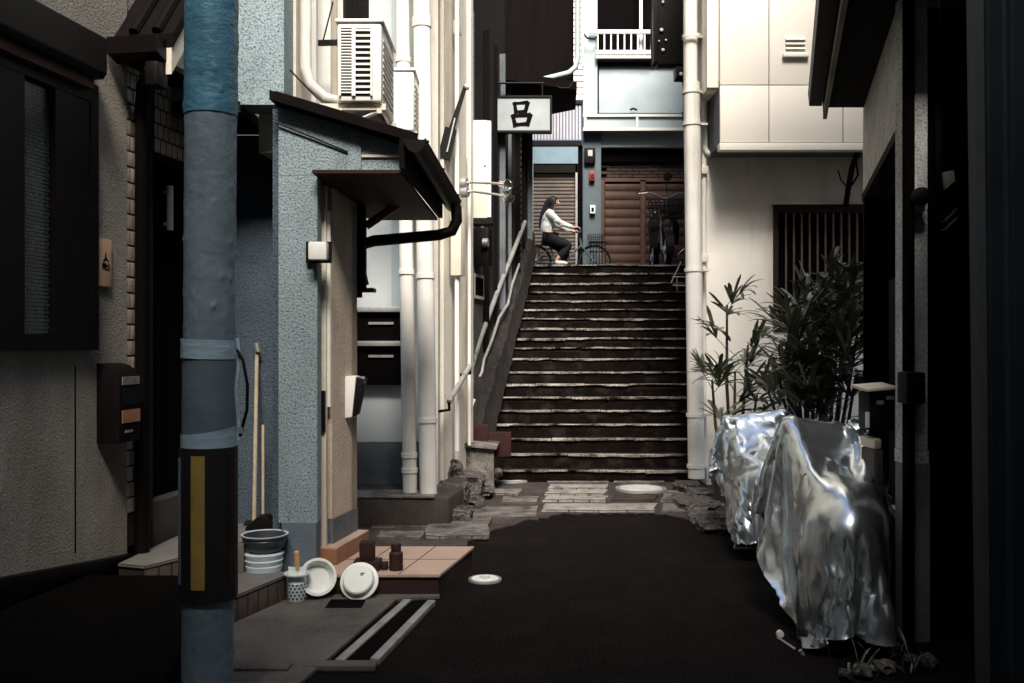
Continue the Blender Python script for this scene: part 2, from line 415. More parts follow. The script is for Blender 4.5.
# rough stone kerbs: left of the stairs, by the drainpipes, and at the foot of the right-hand pipe
def rocks(name, label, spots, mt, cat='rubble'):
    root = thing(name, label, cat, at(*spots[0][:3]) * 1.0)
    ORG[root.name] = root.location.copy()
    for i, (px, py, Y, w, h, dp) in enumerate(spots):
        c = at(px, py, Y); mb = MB()
        bmesh.ops.create_icosphere(mb.bm, subdivisions=4, radius=1.0)
        for v in mb.bm.verts:
            n = v.co.copy()
            k = 1 + 0.30 * noise.noise(n * 1.7 + Vector((i * 7.3, i, 0))) + 0.10 * noise.noise(n * 4 + Vector((i, 3, 1))) + 0.02 * noise.noise(n * 11 + Vector((i, 3, 1)))
            q = Vector([math.copysign(abs(t) ** 0.6, t) for t in n]) * k
            v.co = Vector((c.x + q.x * w / 2, c.y + q.y * dp / 2, c.z + q.z * h * .36 - .03))
        mb.build('stone', mt, root)
    return root

rocks('rubble_bank', 'heap of rough stones at the left foot of the stairs by the drainpipes', [
    (452, 492, 8.3, 0.34, 0.30, 0.5), (468, 480, 8.9, 0.30, 0.28, 0.6), (444, 470, 8.9, 0.34, 0.42, 0.6), (478, 465, 9.5, 0.3, 0.26, 0.6),
    (455, 512, 7.8, 0.3, 0.20, 0.36), (470, 500, 8.5, 0.26, 0.2, 0.4), (462, 455, 9.5, 0.35, 0.36, 0.6), (490, 470, 9.6, 0.24, 0.16, 0.4), (440, 495, 8.2, 0.26, 0.30, 0.4), (484, 487, 9.0, 0.2, 0.1, 0.4)], m_rubble)
rocks('stone_kerb', 'low rough kerb stones at the foot of the white drainpipe by the covered scooters', [
    (688, 484, 9.3, 0.24, 0.16, 0.4), (700, 492, 8.9, 0.26, 0.14, 0.5), (694, 503, 8.4, 0.30, 0.14, 0.5), (708, 500, 8.6, 0.24, 0.16, 0.5),
    (705, 515, 7.9, 0.28, 0.12, 0.45), (684, 496, 8.8, 0.22, 0.1, 0.4), (712, 524, 7.5, 0.22, 0.14, 0.4)], m_rubble, 'kerb')

# sloping concrete curb between the handrail wall and the steps
cb = MB()
def curb(a, b):
    y = 9.55 + a * 4.75
    zz = 0.34 + (y - 9.7) * 0.587
    l = -0.70 + 0.2 * (y - 9.6); r = stair_l(y) + 0.03
    q = b
    x = l + (r - l) * q
    hump = 0.16 * math.sin(math.pi * min(1, q * 1.15) * 0.5 + 0.9) if q < 0.8 else -0.35 * (q - 0.8) * 3
    nz = noise.noise(Vector((x * 5, y * 4, 2))) * 0.09 + noise.noise(Vector((x * 13, y * 9, 5))) * 0.05 + noise.noise(Vector((x * 30, y * 24, 5))) * 0.02
    return Vector((x, y, zz + hump + nz))
cb.grid(curb, 130, 24)
cb.keep = False
tag(cb.build('stair_curb', mat('curb_rough_concrete', (0.014, 0.011, 0.010), 0.9, 0.6, 7, 1.0, 24, stain=(0.012, 0.009, 0.008), stain_amt=0.8)), kind='structure')

# manhole covers and lids
def manhole(px, py, w, label, mt, group=None, ring=True, z=0.03):
    Y = 1410 / (py - CY); c = at(px, py, Y); c.z = 0
    t = thing('manhole_cover', label, 'manhole cover', c, group)
    r = w / F * Y / 2
    mb = MB(); mb.lathe([(0, z + .012), (r * .55, z + .012), (r * .57, z + .007), (r * .62, z + .007), (r * .64, z + .012), (r * .88, z + .012), (r * .90, z + .004), (r * .90, 0.002)], Matrix.Translation(c), 40)
    for k in range(10):
        a = k * math.pi / 5
        mb.box(c.x + r * .3 * math.cos(a) - .012, c.x + r * .3 * math.cos(a) + .012, c.y + r * .3 * math.sin(a) - .012, c.y + r * .3 * math.sin(a) + .012, z + .01, z + .017)
    mb.build('lid', mt, t)
    rb = MB(); rb.lathe([(r * .92, 0.002), (r * .92, z + .012), (r * 1.06, z + .010), (r * 1.08, 0.002)], Matrix.Translation(c), 40); rb.build('rim', m_steel, t)
    return t
manhole(510, 482, 38, 'round iron manhole cover at the left foot of the stairs', m_iron, z=0.026)
manhole(641, 491.5, 48, 'larger round iron manhole cover in the paving right of the stone slabs', m_iron, z=0.026)
manhole(485, 580.5, 31, 'small white round lid set in the dark asphalt beside the terrace', m_palewhite, z=0.004)

for i, (a, b, lab) in enumerate((((465, 425.5, 488, 441, 9.35), 0.18, 'dark red brick block on the curb nearest the handrail'), ((487, 433, 511, 445, 9.45), 0.16, 'dark red brick lying beside the lowest step'))):
    x0, y0, x1, y1, Y = a; p, q = at(x0, y0, Y), at(x1, y1, Y)
    mb = MB(); mb.box(p.x, q.x, Y, Y + b, q.z - (0.12), p.z, bev=0.008)
    tag(mb.build('brick_block', m_redbrick), lab, 'brick')
p, q = at(462, 442, 9.25), at(497, 448, 9.25)
mb = MB(); mb.prism([(p.x, 9.1, q.z + .03), (q.x, 9.1, q.z), (q.x + .03, 9.5, q.z + .01), (p.x, 9.5, q.z + .04)], (0, 0, 0.035), bev=0.006)
mb.box(p.x + .03, q.x - .03, 9.15, 9.45, 0.02, q.z)
tag(mb.build('stone_slab', m_stone), 'flat grey stone slab under the red bricks by the stairs', 'stone')

# ------------------------------------------------------------------ the near house on the left
LA = Frame(-3.129, 0, 0.164)
H = 9.5
nh = thing('house', 'stucco house with dark shuttered window at the left edge of the photo', 'house', LA.P(0, 4.5, 0))
v127, v147 = LA.hv(127), LA.hv(147)
w = MB(LA)
zA = LA.hit(0, 577)[1]; vA = LA.hit(0, 577)[0]; vB, zB = LA.hit(131, 553)
sl = (zB - zA) / (vB - vA)
w.prism([(0, -3, zA + sl * (-3 - vA)), (0, v127, zA + sl * (v127 - vA)), (0, v127, H), (0, -3, H)], (-0.25, 0, 0))
w.box(-0.25, -0.012, v127 + .001, 6.75, 3.42, H)
w.build('wall', m_stucco_near, nh)
b = MB(LA); b.prism([(0.035, -3, zA + sl * (-3 - vA) - .002), (0.035, v127 + .02, zA + sl * (v127 + .02 - vA) - .002), (0.035, v127 + .02, zA + sl * (v127 - vA) - .1), (0.035, -3, zA + sl * (-3 - vA) - .1)], (-0.3, 0, 0), bev=.006)
b.build('base_ledge', m_brownmetal, nh)
b = MB(LA); b.box(-0.3, -0.05, -3, 6.75, -0.05, 0.5); b.build('foundation', mat('foundation_concrete', (0.09, 0.075, 0.065), 0.9, 0.3, 3, 0.5, 60), nh)
v75 = LA.hv(75); b = MB(LA); b.box(0.0, 0.003, v75 - .004, v75 + .004, 0.38, LA.hit(75, 365)[1]); b.build('expansion_joint', m_void, nh)
# window
vw1 = LA.hv(98, .05); vw0 = 2.6
zt = LA.hit(92, 84, .05)[1]; zbm = LA.hit(97, 350, .05)[1]
wf = MB(LA)
wf.box(0.001, .055, vw1 - .07, vw1, zbm, zt); wf.box(0.001, .055, vw0, vw1 - .071, zbm, zbm + .08); wf.box(0.001, .055, vw0, vw1 - .071, zt - .10, zt)
vg0, vg1 = LA.hv(21, .03), LA.hv(52, .03)
wf.box(0.001, .05, vg1, vw1 - .071, zbm + .081, zt - .101); wf.box(0.001, .05, vw0, vg0, zbm + .081, zt - .101)
win = wf.build('window', m_brownmetal, nh)
zg0 = LA.hit(36, 322, .03)[1]; zg1 = LA.hit(36, 72, .03)[1]
p = MB(LA); p.box(0.002, .012, vg0 + .001, vg1 - .001, zbm + .082, zt - .102)
for k in range(64):
    zz = zbm + .085 + (zt - zbm - .2) * k / 64
    for j in range(12):
        vv = vg0 + (vg1 - vg0) * (j + .5 + (k % 2) * .5) / 12.5
        p.box(.012, .0155, vv - .009, vv + .009, zz + .003, zz + .017)
p.build('pane', m_grass_glass, win)
# shutter housing over the window
vh1 = LA.hv(104, .14); zh0 = LA.hit(100, 78, .14)[1]; zh1 = LA.hit(104, 36, .14)[1]
h = MB(LA); h.prism([(.001, vw0, zh0), (.14, vw0, zh0), (.16, vw0, zh0 + .03), (.16, vw0, zh1 - .02), (.13, vw0, zh1), (.001, vw0, zh1)], (0, vh1 - vw0, 0), bev=.008)
sh = h.build('shutter_housing', m_brownmetal, nh)
h = MB(LA); h.box(.001, .10, vw0, vh1 - .03, zh0 - .055, zh0 - .003); h.build('shutter_slot', m_brown, sh)
# facing-tile strip, lintel and doorway
strip = MB(LA); strip.box(-0.2, -0.014, v127 + .001, v147 + .09, 0.3, 3.4); strip.mi = 1
row = 0.092; k = 0; z = 0.5
while z < 3.3:
    vv = v127 + .006 - (k % 2) * 0.034
    while vv < v147 + .02:
        a, c = max(vv, v127 + .004), min(vv + .062, v147 + .03)
        if c - a > .01: strip.box(-.014, -.004, a, c, z, z + .084, bev=.002)
        vv += .068
    z += row; k += 1
strip.build('tile_facing', [m_grout, m_tilebrick], nh)
vd0, vd1 = v147 + .09, 6.62
zl = 2.66
lt = MB(LA); lt.box(-0.2, -0.014, vd0 + .001, vd1, zl, 3.41); lt.mi = 1
z = zl + .005; k = 0
while z < 3.38:
    vv = vd0 + .004 - (k % 2) * .034
    while vv < vd1 - .03:
        lt.box(-.014, -.004, max(vv, vd0 + .002), vv + .062, z, z + .084, bev=.002); vv += .068
    z += row; k += 1
lt.build('tile_lintel', [m_grout, m_tilebrick], nh)
dr = MB(LA); dr.box(-.6, -.16, vd0, vd1, 0.2, zl + .2)
door = dr.build('door', m_void, nh)
dh = MB(LA); v1, z1 = LA.hit(170, 230, -.12); z2 = LA.hit(170, 186, -.12)[1]
dh.tube([(-.12, v1, z1), (-.12, v1, z2)], .022, 10); dh.box(-.16, -.12, v1 - .01, v1 + .01, z1 + .03, z1 + .05); dh.box(-.16, -.12, v1 - .01, v1 + .01, z2 - .05, z2 - .03)
dh.build('handle', m_whitepaint, door)
vp = LA.hv(142, .05)
dp = MB(LA); dp.tube([(.05, vp, .1), (.05, vp, 2.85), (.10, vp - .06, 2.98), (.24, vp - .22, 3.04)], .042, 12); dp.build('downpipe', m_brownmetal, nh)
# gabled porch over the entrance
U1 = 0.33
vA0, vA1 = 5.42, 6.76; vm = (vA0 + vA1) / 2; ze, zr = 3.12, 3.98
gw = MB(LA); gw.prism([(U1 - .08, vA0 + .12, ze + .0), (U1 - .08, vA1 - .12, ze), (U1 - .08, vA1 - .12, ze + .10), (U1 - .08, vm, zr - .10), (U1 - .08, vA0 + .12, ze + .10)], (-.06, 0, 0)); gb = gw.build('porch_gable', m_cream, nh)
for s in (0, 1):
    va, vb = (vA0 - .02, vm) if s == 0 else (vA1 + .02, vm)
    rf = MB(LA); rf.prism([(U1 + .03, va, ze + .03), (U1 + .03, vb, zr + .03), (U1 + .03, vb, zr + .11), (U1 + .03, va, ze + .11)], (-U1 - .05, 0, 0)); rr = rf.build('porch_roof', m_darkwood, nh)
    bd = MB(LA); bd.prism([(U1 + .02, va, ze - .12), (U1 + .02, vb, zr - .12), (U1 + .02, vb, zr + .026), (U1 + .02, va, ze + .026)], (-.035, 0, 0)); bd.build('bargeboard', m_cream, rr)
    for q in range(2):
        mo = MB(LA); mo.tube([(U1 + .03 - .10 - .14 * q, va, ze + .125), (U1 + .03 - .10 - .14 * q, vb, zr + .125)], .03, 8); mo.build('batten', m_darkwood, rr)
bx = MB(LA); bx.box(.0, U1 - .14, vA0 + .1, vA1 - .1, ze - .015, ze + .015); bx.build('porch_soffit', m_darkwood, nh)
bx = MB(LA); bx.prism([(.02, vA0 - .02, ze - .05), (.02, vA0 - .12, ze - .02), (.02, vA0 - .13, ze + .07), (.02, vA0 - .02, ze + .07)], (U1 - .03, 0, 0)); bx.build('porch_gutter', m_brownmetal, nh)
bx = MB(LA); bx.box(U1 - .10, U1 - .02, vA0 - .10, vA0 + .02, ze - .20, ze - .06, bev=.02); bx.build('gutter_hopper', m_brownmetal, nh)

# nameplate
v0, z0 = LA.hit(98, 286, .02); v1, z1 = LA.hit(111, 240, .02)
npl = thing('nameplate', 'pale wooden nameplate with black writing on the stucco beside the window', 'nameplate', LA.P(0, (v0 + v1) / 2, z0))
b = MB(LA); b.box(.001, .025, v0, v1, z0, z1, bev=.004); b.build('board', m_woodplate, npl)
t = MB(LA)
def stroke(pts, wd, u0, fr, tgt, th=.002):
    for (a, b_), (c, d) in zip(pts, pts[1:]):
        dv, dz = c - a, d - b_; L = math.hypot(dv, dz) or 1; nv, nz = -dz / L * wd / 2, dv / L * wd / 2
        ev, ez = dv / L * wd * .3, dz / L * wd * .3
        tgt.prism([(u0, a + nv - ev, b_ + nz - ez), (u0, c + nv + ev, d + nz + ez), (u0, c - nv + ev, d - nz + ez), (u0, a - nv - ev, b_ - nz - ez)], (th, 0, 0))
W_, H_ = v1 - v0, z1 - z0
def q(a, b_): return (v0 + W_ * a, z0 + H_ * b_)
for pts in ([q(.52, .70), q(.50, .60), q(.36, .52)], [q(.52, .62), q(.70, .53)], [q(.50, .60), q(.50, .55)], [q(.28, .47), q(.30, .36)], [q(.28, .47), q(.44, .47), q(.44, .37)], [q(.30, .42), q(.44, .42)],
            [q(.52, .48), q(.52, .36), q(.66, .36)], [q(.56, .44), q(.66, .44)], [q(.76, .48), q(.78, .34)]):
    stroke(pts, .009, .025, LA, t)
t.build('writing', m_ink, npl)

# mailbox on the near house
v0, z0 = LA.hit(96, 440, .0); v1 = LA.hv(137, .12); z1 = LA.hit(96, 366, .0)[1]
z0 = LA.hit(140, 440, .14)[1]; z1 = LA.hit(120, 363, .10)[1]
mbx = thing('mailbox', 'black rounded mailbox with wooden name label on the stucco wall', 'mailbox', LA.P(0, (v0 + v1) / 2, z0))
prof = [(.002, z0), (.13, z0), (.14, z0 + .02), (.14, z1 - .10)] + [(.002 + .138 * math.cos(a), z1 - .10 + .10 * math.sin(a)) for a in [R(18 * i) for i in range(1, 6)]]
b = MB(LA); b.prism([(u, v0, z) for u, z in prof], (0, v1 - v0, 0), bev=.006); b.build('body', m_black, mbx)
vf = v0 - .001
b = MB(LA); b.box(.142, .148, v0 + .02, v1 - .02, z1 - .12, z1 - .075); b.build('flap', m_steel, mbx)
b = MB(LA); b.box(.142, .146, v0 + .02, v1 - .01, z0 + .11, z0 + .18); b.build('name_label', m_woodlabel, mbx)
b = MB(LA); b.box(.142, .147, v0 + .05, v0 + .12, z0 + .055, z0 + .068); b.build('lock', m_steel, mbx)
b = MB(LA); b.box(.142, .145, v0 + .03, v1 - .02, z0 + .21, z0 + .31); b.build('window', m_glass, mbx)

# dark planter trough under the near window
pl = MB()
pl.prism([(-2.28, 5.04, 0), (-1.72, 5.04, 0), (-1.60, 4.72, 0), (-1.42, 4.2, 0), (-1.25, 3.3, 0), (-2.45, 3.3, 0), (-2.42, 4.2, 0)], (0, 0, .25), bev=.015)
tag(pl.build('planter', mat('planter_dark', (0.004, 0.0035, 0.003), 0.9, 0.3, 4, 0.3, 40, spec=0.02)), 'low black trough on the ground between the utility pole and the stucco wall', 'planter')

# tiled entrance steps
es = thing('entrance_step', 'grey tiled entrance steps with vertical tile risers behind the utility pole', 'step', Vector((-1.6, 5.1, 0)))
def tiled_step(poly, zb, zt, name):
    c = sum((Vector((x, y, 0)) for x, y in poly), Vector()) / len(poly)
    core = [(c.x + (x - c.x) * .985, c.y + (y - c.y) * .985, zb) for x, y in poly]
    b = MB(); b.mi = 0; b.prism(core, (0, 0, zt - zb - .012))
    b.mi = 1; b.prism([(x, y, zt - .018) for x, y in poly], (0, 0, .018), bev=.004)
    (xa, ya), (xb, yb) = poly[1], poly[0]
    L = math.hypot(xb - xa, yb - ya); n = int(L / .088); dx, dy = (xb - xa) / L, (yb - ya) / L
    b.mi = 2
    for i in range(n):
        a0 = i * L / n + .004; a1 = (i + 1) * L / n - .004
        for lo, hi in ((zb + .002, zt - .024),):
            p0 = Vector((xa + dx * a0, ya + dy * a0, lo)); p1 = Vector((xa + dx * a1, ya + dy * a1, lo))
            b.prism([p0, p1, p1 + Vector((0, 0, hi - lo)), p0 + Vector((0, 0, hi - lo))], Vector((dy, -dx, 0)) * .002 - Vector((dy, -dx, 0)) * .016, bev=.002)
    b.build(name, [m_grout, m_steptile, m_steptile_side], es)
tiled_step([(-1.288, 5.385), (-1.51, 4.78), (-2.02, 4.86), (-1.88, 5.62), (-1.40, 5.58)], 0.0, .165, 'lower_step')
tiled_step([(-1.62, 5.9), (-2.02, 5.18), (-2.2, 5.24), (-2.1, 6.4), (-1.72, 6.4)], 0.0, .262, 'upper_step')
# ------------------------------------------------------------------ the middle house (stucco pillar, lean-to eave, door)
LB = Frame(-1.16, 5.6, 0.2)
mh = thing('house', 'blue grey stucco house with a dark lean-to eave over its sliding door', 'house', (-1.3, 5.8, 0))
zt_ = at(300, 108, 5.6).z
w = MB()
pl_, pr_ = at(278.5, 341, 5.6).x, -1.16
w.box(pl_, pr_, 5.6, 5.715, .42, 2.49)                                           # the pillar
rise = .245 / .83
def roofz(x): return 2.955 - (x + 1.36) * rise
w.prism([(pl_, 5.6, 2.492), (-.90, 5.6, 2.492), (-.90, 5.6, roofz(-.90) - .065), (pl_, 5.6, roofz(pl_) - .065)], (0, .115, 0))
w.build('stucco_pillar', m_stucco_blue, mh)
w = MB(); w.prism([(-.90, 5.62, 2.492), (-.66, 5.62, 2.492), (-.62, 5.62, roofz(-.62) - .075), (-.90, 5.62, roofz(-.90) - .065)], (0, .09, 0)); w.build('eave_end', m_stucco_blue, mh)
w = MB(); w.box(-.897, -.64, 5.606, 5.62, 2.60, 2.615); w.build('trim', m_cream, mh)
w = MB(); w.box(pl_ + .02, pr_ - .004, 5.59, 5.71, .0, .418); w.build('pillar_base', mat('pillar_base_blue', (0.12, 0.15, 0.18), .9, .2, 4, .4, 60, stain=(.05, .055, .06), stain_amt=.6), mh)
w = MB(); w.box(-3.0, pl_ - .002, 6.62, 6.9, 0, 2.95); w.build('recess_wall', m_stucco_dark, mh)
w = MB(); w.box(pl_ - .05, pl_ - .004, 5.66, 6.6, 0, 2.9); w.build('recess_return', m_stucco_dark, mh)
w = MB(); w.box(-3.2, -1.72, 5.95, 6.6, 2.952, 3.02); w.build('recess_lintel', m_black, mh)
# beige door-side wall with its grey base
v325, v333, v357 = LB.hv(325), LB.hv(332), LB.hv(357)
w = MB(LB); w.box(-.12, 0, v333, v357, .40, 2.5); w.box(-.3, 0, v357 - .1, v357 - .001, .40, 2.5)
w.build('plaster_wall', m_beige, mh)
w = MB(LB); w.box(-.12, .006, v333 + .004, v357 + .004, 0, .398); w.build('wall_base', m_base_grey, mh)
w = MB(LB); w.box(-.22, -.11, .12, v333, 0, 2.48); dd = w.build('sliding_door', m_void, mh)
for i, (u, v_, wd) in enumerate(((-.004, .14, .030), (-.05, .165, .026), (-.10, .185, .02))):
    f = MB(LB); f.box(u - .03, u, v_, v_ + wd, .18, 2.45, bev=.004); f.build('door_frame', m_cream if i != 1 else m_steel, dd)
f = MB(LB); f.tube([(.0, .175, 1.1), (.0, .175, 2.3)], .014, 8); f.build('conduit', m_pipe, mh)
f = MB(LB); f.box(-.03, -.005, .12, .15, .95, 1.2); f.build('door_pull', m_black, dd)
w = MB(LB); w.box(-.4, .075, .12, v357 + .02, .10, .235, bev=.006); w.build('threshold', m_orange, mh)
w = MB(LB); w.box(-.35, .075, .12, v357 + .02, .236, .246); w.build('threshold_top', m_terrace, mh)
# eave: soffit, roof, fascia, gutter
nl, nr = (-1.17, 5.5, 2.485), (-.655, 5.5, 2.485)
fr_, fl = (-.535, 6.75, 2.37), (-1.02, 6.75, 2.37)
def up(p, d): return (p[0], p[1], p[2] + d)
w = MB(); w.hexa([nl, nr, fr_, fl, up(nl, .02), up(nr, .02), up(fr_, .02), up(fl, .02)]); w.build('soffit', m_soffit, mh)
A = [(-1.42, 5.50, roofz(-1.42)), (-.57, 5.50, roofz(-.57)), (-.45, 6.8, roofz(-.57) - .14), (-1.3, 6.8, roofz(-1.42) - .10)]
w = MB(); w.hexa([up(p, -.055) for p in A] + A); ro = w.build('lean_to_roof', m_darkwood, mh)
for q in range(7):
    t = (q + .5) / 7
    s = MB(); a = Vector(A[0]).lerp(Vector(A[3]), t); b_ = Vector(A[1]).lerp(Vector(A[2]), t)
    s.tube([a + Vector((0, 0, .012)), b_ + Vector((0, 0, .012))], .016, 6); s.build('roof_seam', m_darkwood, ro)
f0, f1 = Vector((-.655, 5.46, 2.505)), Vector((-.53, 6.78, 2.39))
w = MB(); w.hexa([f0, f0 + Vector((.03, 0, 0)), f1 + Vector((.03, 0, 0)), f1, f0 + Vector((0, 0, .19)), f0 + Vector((.03, 0, .19)), f1 + Vector((.03, 0, .17)), f1 + Vector((0, 0, .17))]); w.build('fascia', m_darkwood, mh)
w = MB()
g0, g1 = Vector((-.56, 5.42, 2.665)), Vector((-.43, 6.78, 2.51))
def gut(a, b):
    c = g0.lerp(g1, a); th = math.pi * (1 + b)
    return c + Vector((.062 * math.cos(th), 0, .075 * math.sin(th)))
w.grid(gut, 8, 10)
def gut2(a, b):
    c = g0.lerp(g1, a); th = math.pi * (1 + b)
    return c + Vector((.055 * math.cos(th), 0, .066 * math.sin(th)))
w.grid(gut2, 8, 10)
w.tube([g0 + Vector((.06, 0, 0)), g1 + Vector((.06, 0, 0))], .008, 6); w.tube([g0 - Vector((.06, 0, 0)), g1 - Vector((.06, 0, 0))], .008, 6)
w.prism([g0 + Vector((.062 * math.cos(t), 0, .075 * math.sin(t))) for t in [math.pi * (1 + i / 10) for i in range(11)]], (0, .006, 0), world=True)
gu = w.build('gutter', m_brownmetal, mh)
for t in (.05, .45, .9):
    c = g0.lerp(g1, t); s = MB(); s.box(c.x - .07, c.x + .07, c.y - .008, c.y + .008, c.z + .004, c.z + .016); s.build('gutter_bracket', m_brownmetal, gu)
e = at(456, 205, 6.68)
w = MB(); w.tube([(e.x, 6.68, 2.46), (e.x + .005, 6.68, 2.36), (e.x - .03, 6.68, 2.285), (e.x - .12, 6.66, 2.255), (-.95, 6.45, 2.19), (-1.03, 6.42, 2.16), (-1.06, 6.41, 2.08), (-1.06, 6.41, 1.80)], .040, 14); w.build('drain_pipe', m_brownmetal, mh)
w = MB(); w.prism([(-1.10, 6.26, 1.84), (-.98, 6.26, 1.84), (-.98, 6.26, 2.40), (-1.16, 6.26, 2.45)], (0, .08, 0)); w.build('corbel', m_darkwood, mh)
w = MB(); w.tube([(-.985, 6.35, 1.88), (-1.07, 6.30, 2.30)], .02, 6); w.tube([(-.985, 6.35, 2.28), (-.75, 6.35, 2.44)], .03, 6); w.box(-1.08, -.93, 6.30, 6.44, 1.835, 1.86); w.build('strut', m_brown, mh)
# upper floor set back behind the lean-to
ux = at(284, 50, 5.95).x
w = MB(); w.box(-3.0, ux, 5.95, 6.2, 3.0, H); w.build('upper_wall', m_stucco_blue, mh)
LBu = Frame(ux, 5.95, 0.072)
w = MB(LBu); w.box(-.25, 0, .251, .40, 2.75, H); w.box(-.25, 0, .62, 1.9, 2.75, 3.12); w.box(-.25, 0, 1.75, 1.9, 3.12, H); w.box(-.25, -.002, .40, .62, 2.75, H); w.build('upper_side_wall', m_cream, mh)
w = MB(LBu); w.box(-.25, -.2, .62, 1.75, 3.12, H); cu = w.build('upper_window', m_curtain, mh)
for v_ in (.62, 1.0, 1.70):
    f = MB(LBu); f.box(-.1, .03, v_, v_ + .05, 3.12, H); f.build('frame', m_whitepaint, cu)
w = MB(LBu); w.tube([(.05, .30, H), (.05, .30, 3.32), (.07, .32, 3.22), (.16, .36, 3.13), (.30, .40, 3.10)], .038, 12); w.build('ac_pipe', m_pipe, mh)
gr = MB(LBu)
for i in range(9): gr.tube([(.20, .75 + i * .09, 3.62), (.20, .75 + i * .09, 4.3)], .012, 6)
gr.tube([(.20, .7, 3.62), (.20, 1.5, 3.62)], .016, 6); gr.box(.0, .2, .72, .74, 3.6, 3.64); gr.box(.0, .2, 1.44, 1.46, 3.6, 3.64); gr.build('window_grille', m_brownmetal, mh)
w = MB(); p0, p1 = at(290, 70, 5.7), at(318, 99, 5.7); w.tube([p0, p1], .006, 6); w.build('stay_wire', m_black, mh)
w = MB(); w.tube([at(333, 2, 5.9), at(322, 45, 5.9)], .005, 6); w.build('stay_wire', m_black, mh)
w = MB(); w.tube([at(277, 123, 5.58), at(312, 137, 5.585), at(348, 152, 5.59)], .006, 6); w.build('cable', m_black, mh)

# AC units
def ac(loc, wd, dp, ht, label, slats=True):
    t = thing('air_conditioner', label, 'air conditioner', loc)
    x, y, z = loc
    b = MB(); b.box(x, x + wd, y, y + dp, z, z + ht, bev=.018); body = b.build('casing', m_whitepaint, t)
    if slats:
        b = MB(); b.box(x + .02, x + wd * .80, y - .006, y + .002, z + .035, z + ht - .035); b.build('grille_recess', m_black, body)
        n = 12
        for zone, (x0, x1, nn, hh) in enumerate(((x + .02, x + wd * .36, 22, .0075), (x + wd * .40, x + wd * .78, 12, .013))):
            s = MB()
            for i in range(nn):
                zz = z + .05 + (ht - .10) * i / (nn - 1)
                s.box(x0, x1, y - .014, y - .006, zz - hh / 2, zz + hh / 2)
            for xx in (x0, x1): s.box(xx - .006, xx + .006, y - .016, y - .005, z + .03, z + ht - .03)
            s.build('grille', m_whitepaint, body)
    b = MB(); b.box(x - .012, x + wd + .012, y - .012, y + dp + .012, z + ht + .001, z + ht + .022, bev=.008); b.build('top_cover', m_whitepaint, body)
    b = MB()
    for i in range(9): b.box(x + wd + .001, x + wd + .006, y + .06, y + dp - .08, z + .06 + i * (ht - .12) / 9, z + .075 + i * (ht - .12) / 9)
    b.build('side_vent', m_cream, body)
    b = MB()
    for q in (.02, dp - .10): b.box(x - .26, x + wd + .02, y + q + .02, y + q + .06, z - .045, z - .005)
    b.box(x + .0, x + .03, y, y + dp, z - .075, z - .046); b.box(x + wd - .03, x + wd, y, y + dp, z - .075, z - .046)
    b.build('bracket', m_cream, t)
    b = MB()
    for q in (.02, dp - .10): b.tube([(x - .24, y + q + .04, z - .26), (x + wd - .02, y + q + .04, z - .05)], .014, 6)
    b.build('brace', m_steel, t)
    return t
p = at(337, 101, 5.8)
ac((p.x, 5.8, p.z), .275, .62, .485, 'white air conditioner with slatted grille above the lean-to eave')
p = at(388, 130, 7.3)
ac((p.x, 7.3, p.z), .20, .5, .46, 'smaller white air conditioner behind the slatted one beside the drainpipes', False)

# lamp box by the door
p, q_ = at(309, 260, 5.52), at(327.5, 242, 5.52)
t = thing('porch_lamp', 'small square white lamp box on the door corner under the eave', 'lamp', (p.x, 5.52, p.z))
b = MB(); b.box(p.x, q_.x, 5.49, 5.57, p.z, q_.z, bev=.012); b.build('shade', m_whitepaint, t)
b = MB(); b.box(p.x - .03, q_.x + .012, 5.571, 5.598, p.z - .012, q_.z + .008); b.build('backplate', m_black, t)

# slim mailbox on the beige wall
t = thing('mailbox', 'slim white mailbox with black side on the beige wall beside the sliding door', 'mailbox', LB.P(0, v357 - .1, 1.0))
p0, p1 = at(343, 418, 6.1), at(356, 376, 6.1)
b = MB(); b.prism([(p0.x, 6.04, p0.z), (p1.x - .015, 6.04, p0.z + .01), (p1.x + .01, 6.04, p1.z), (p0.x + .01, 6.04, p1.z)], (0, .15, 0), bev=.008); b.build('front', m_whitepaint, t)
b = MB(); b.prism([(p1.x - .013, 6.05, p0.z + .012), (p1.x + .012, 6.05, p0.z + .02), (p1.x + .062, 6.05, p1.z - .02), (p1.x + .012, 6.05, p1.z - .004)], (0, .14, 0), bev=.004); b.build('flap', m_black, t)
b = MB(); b.box(p1.x + .015, p1.x + .06, 6.06, 6.1, p1.z - .045, p1.z - .002); b.build('handle', m_steel, t)

# terrace
tr = thing('terrace', 'low pink tiled terrace in front of the sliding door', 'terrace', (-.8, 5.8, 0))
zt = .142
poly = [(-1.22, 5.50), (-.432, 5.50), (-.265, 6.22), (-1.10, 6.22)]
b = MB(); b.prism([(x * .999, y, 0) for x, y in poly], (0, 0, zt - .02)); b.build('side', m_terrace_side, tr)
b = MB(); b.prism([(-1.22, 5.485, zt - .019), (-.422, 5.485, zt - .019), (-.25, 6.235, zt - .019), (-1.10, 6.235, zt - .019)], (0, 0, .019), bev=.004); tp = b.build('tiled_top', m_terrace, tr)
b = MB()
for t0 in (.36, .70):
    a = Vector((-1.22 + .798 * t0, 5.487, zt)); c = Vector((-1.10 + .85 * t0, 6.233, zt)); d = Vector((.003, 0, 0))
    b.prism([a - d, a + d, c + d, c - d], (0, 0, .0012), world=True)
a = Vector((-1.17, 5.86, zt)); c = Vector((-.34, 5.86, zt)); d = Vector((0, .004, 0)); b.prism([a - d, c - d, c + d, a + d], (0, 0, .001), world=True)
b.build('joint', m_grout, tp)

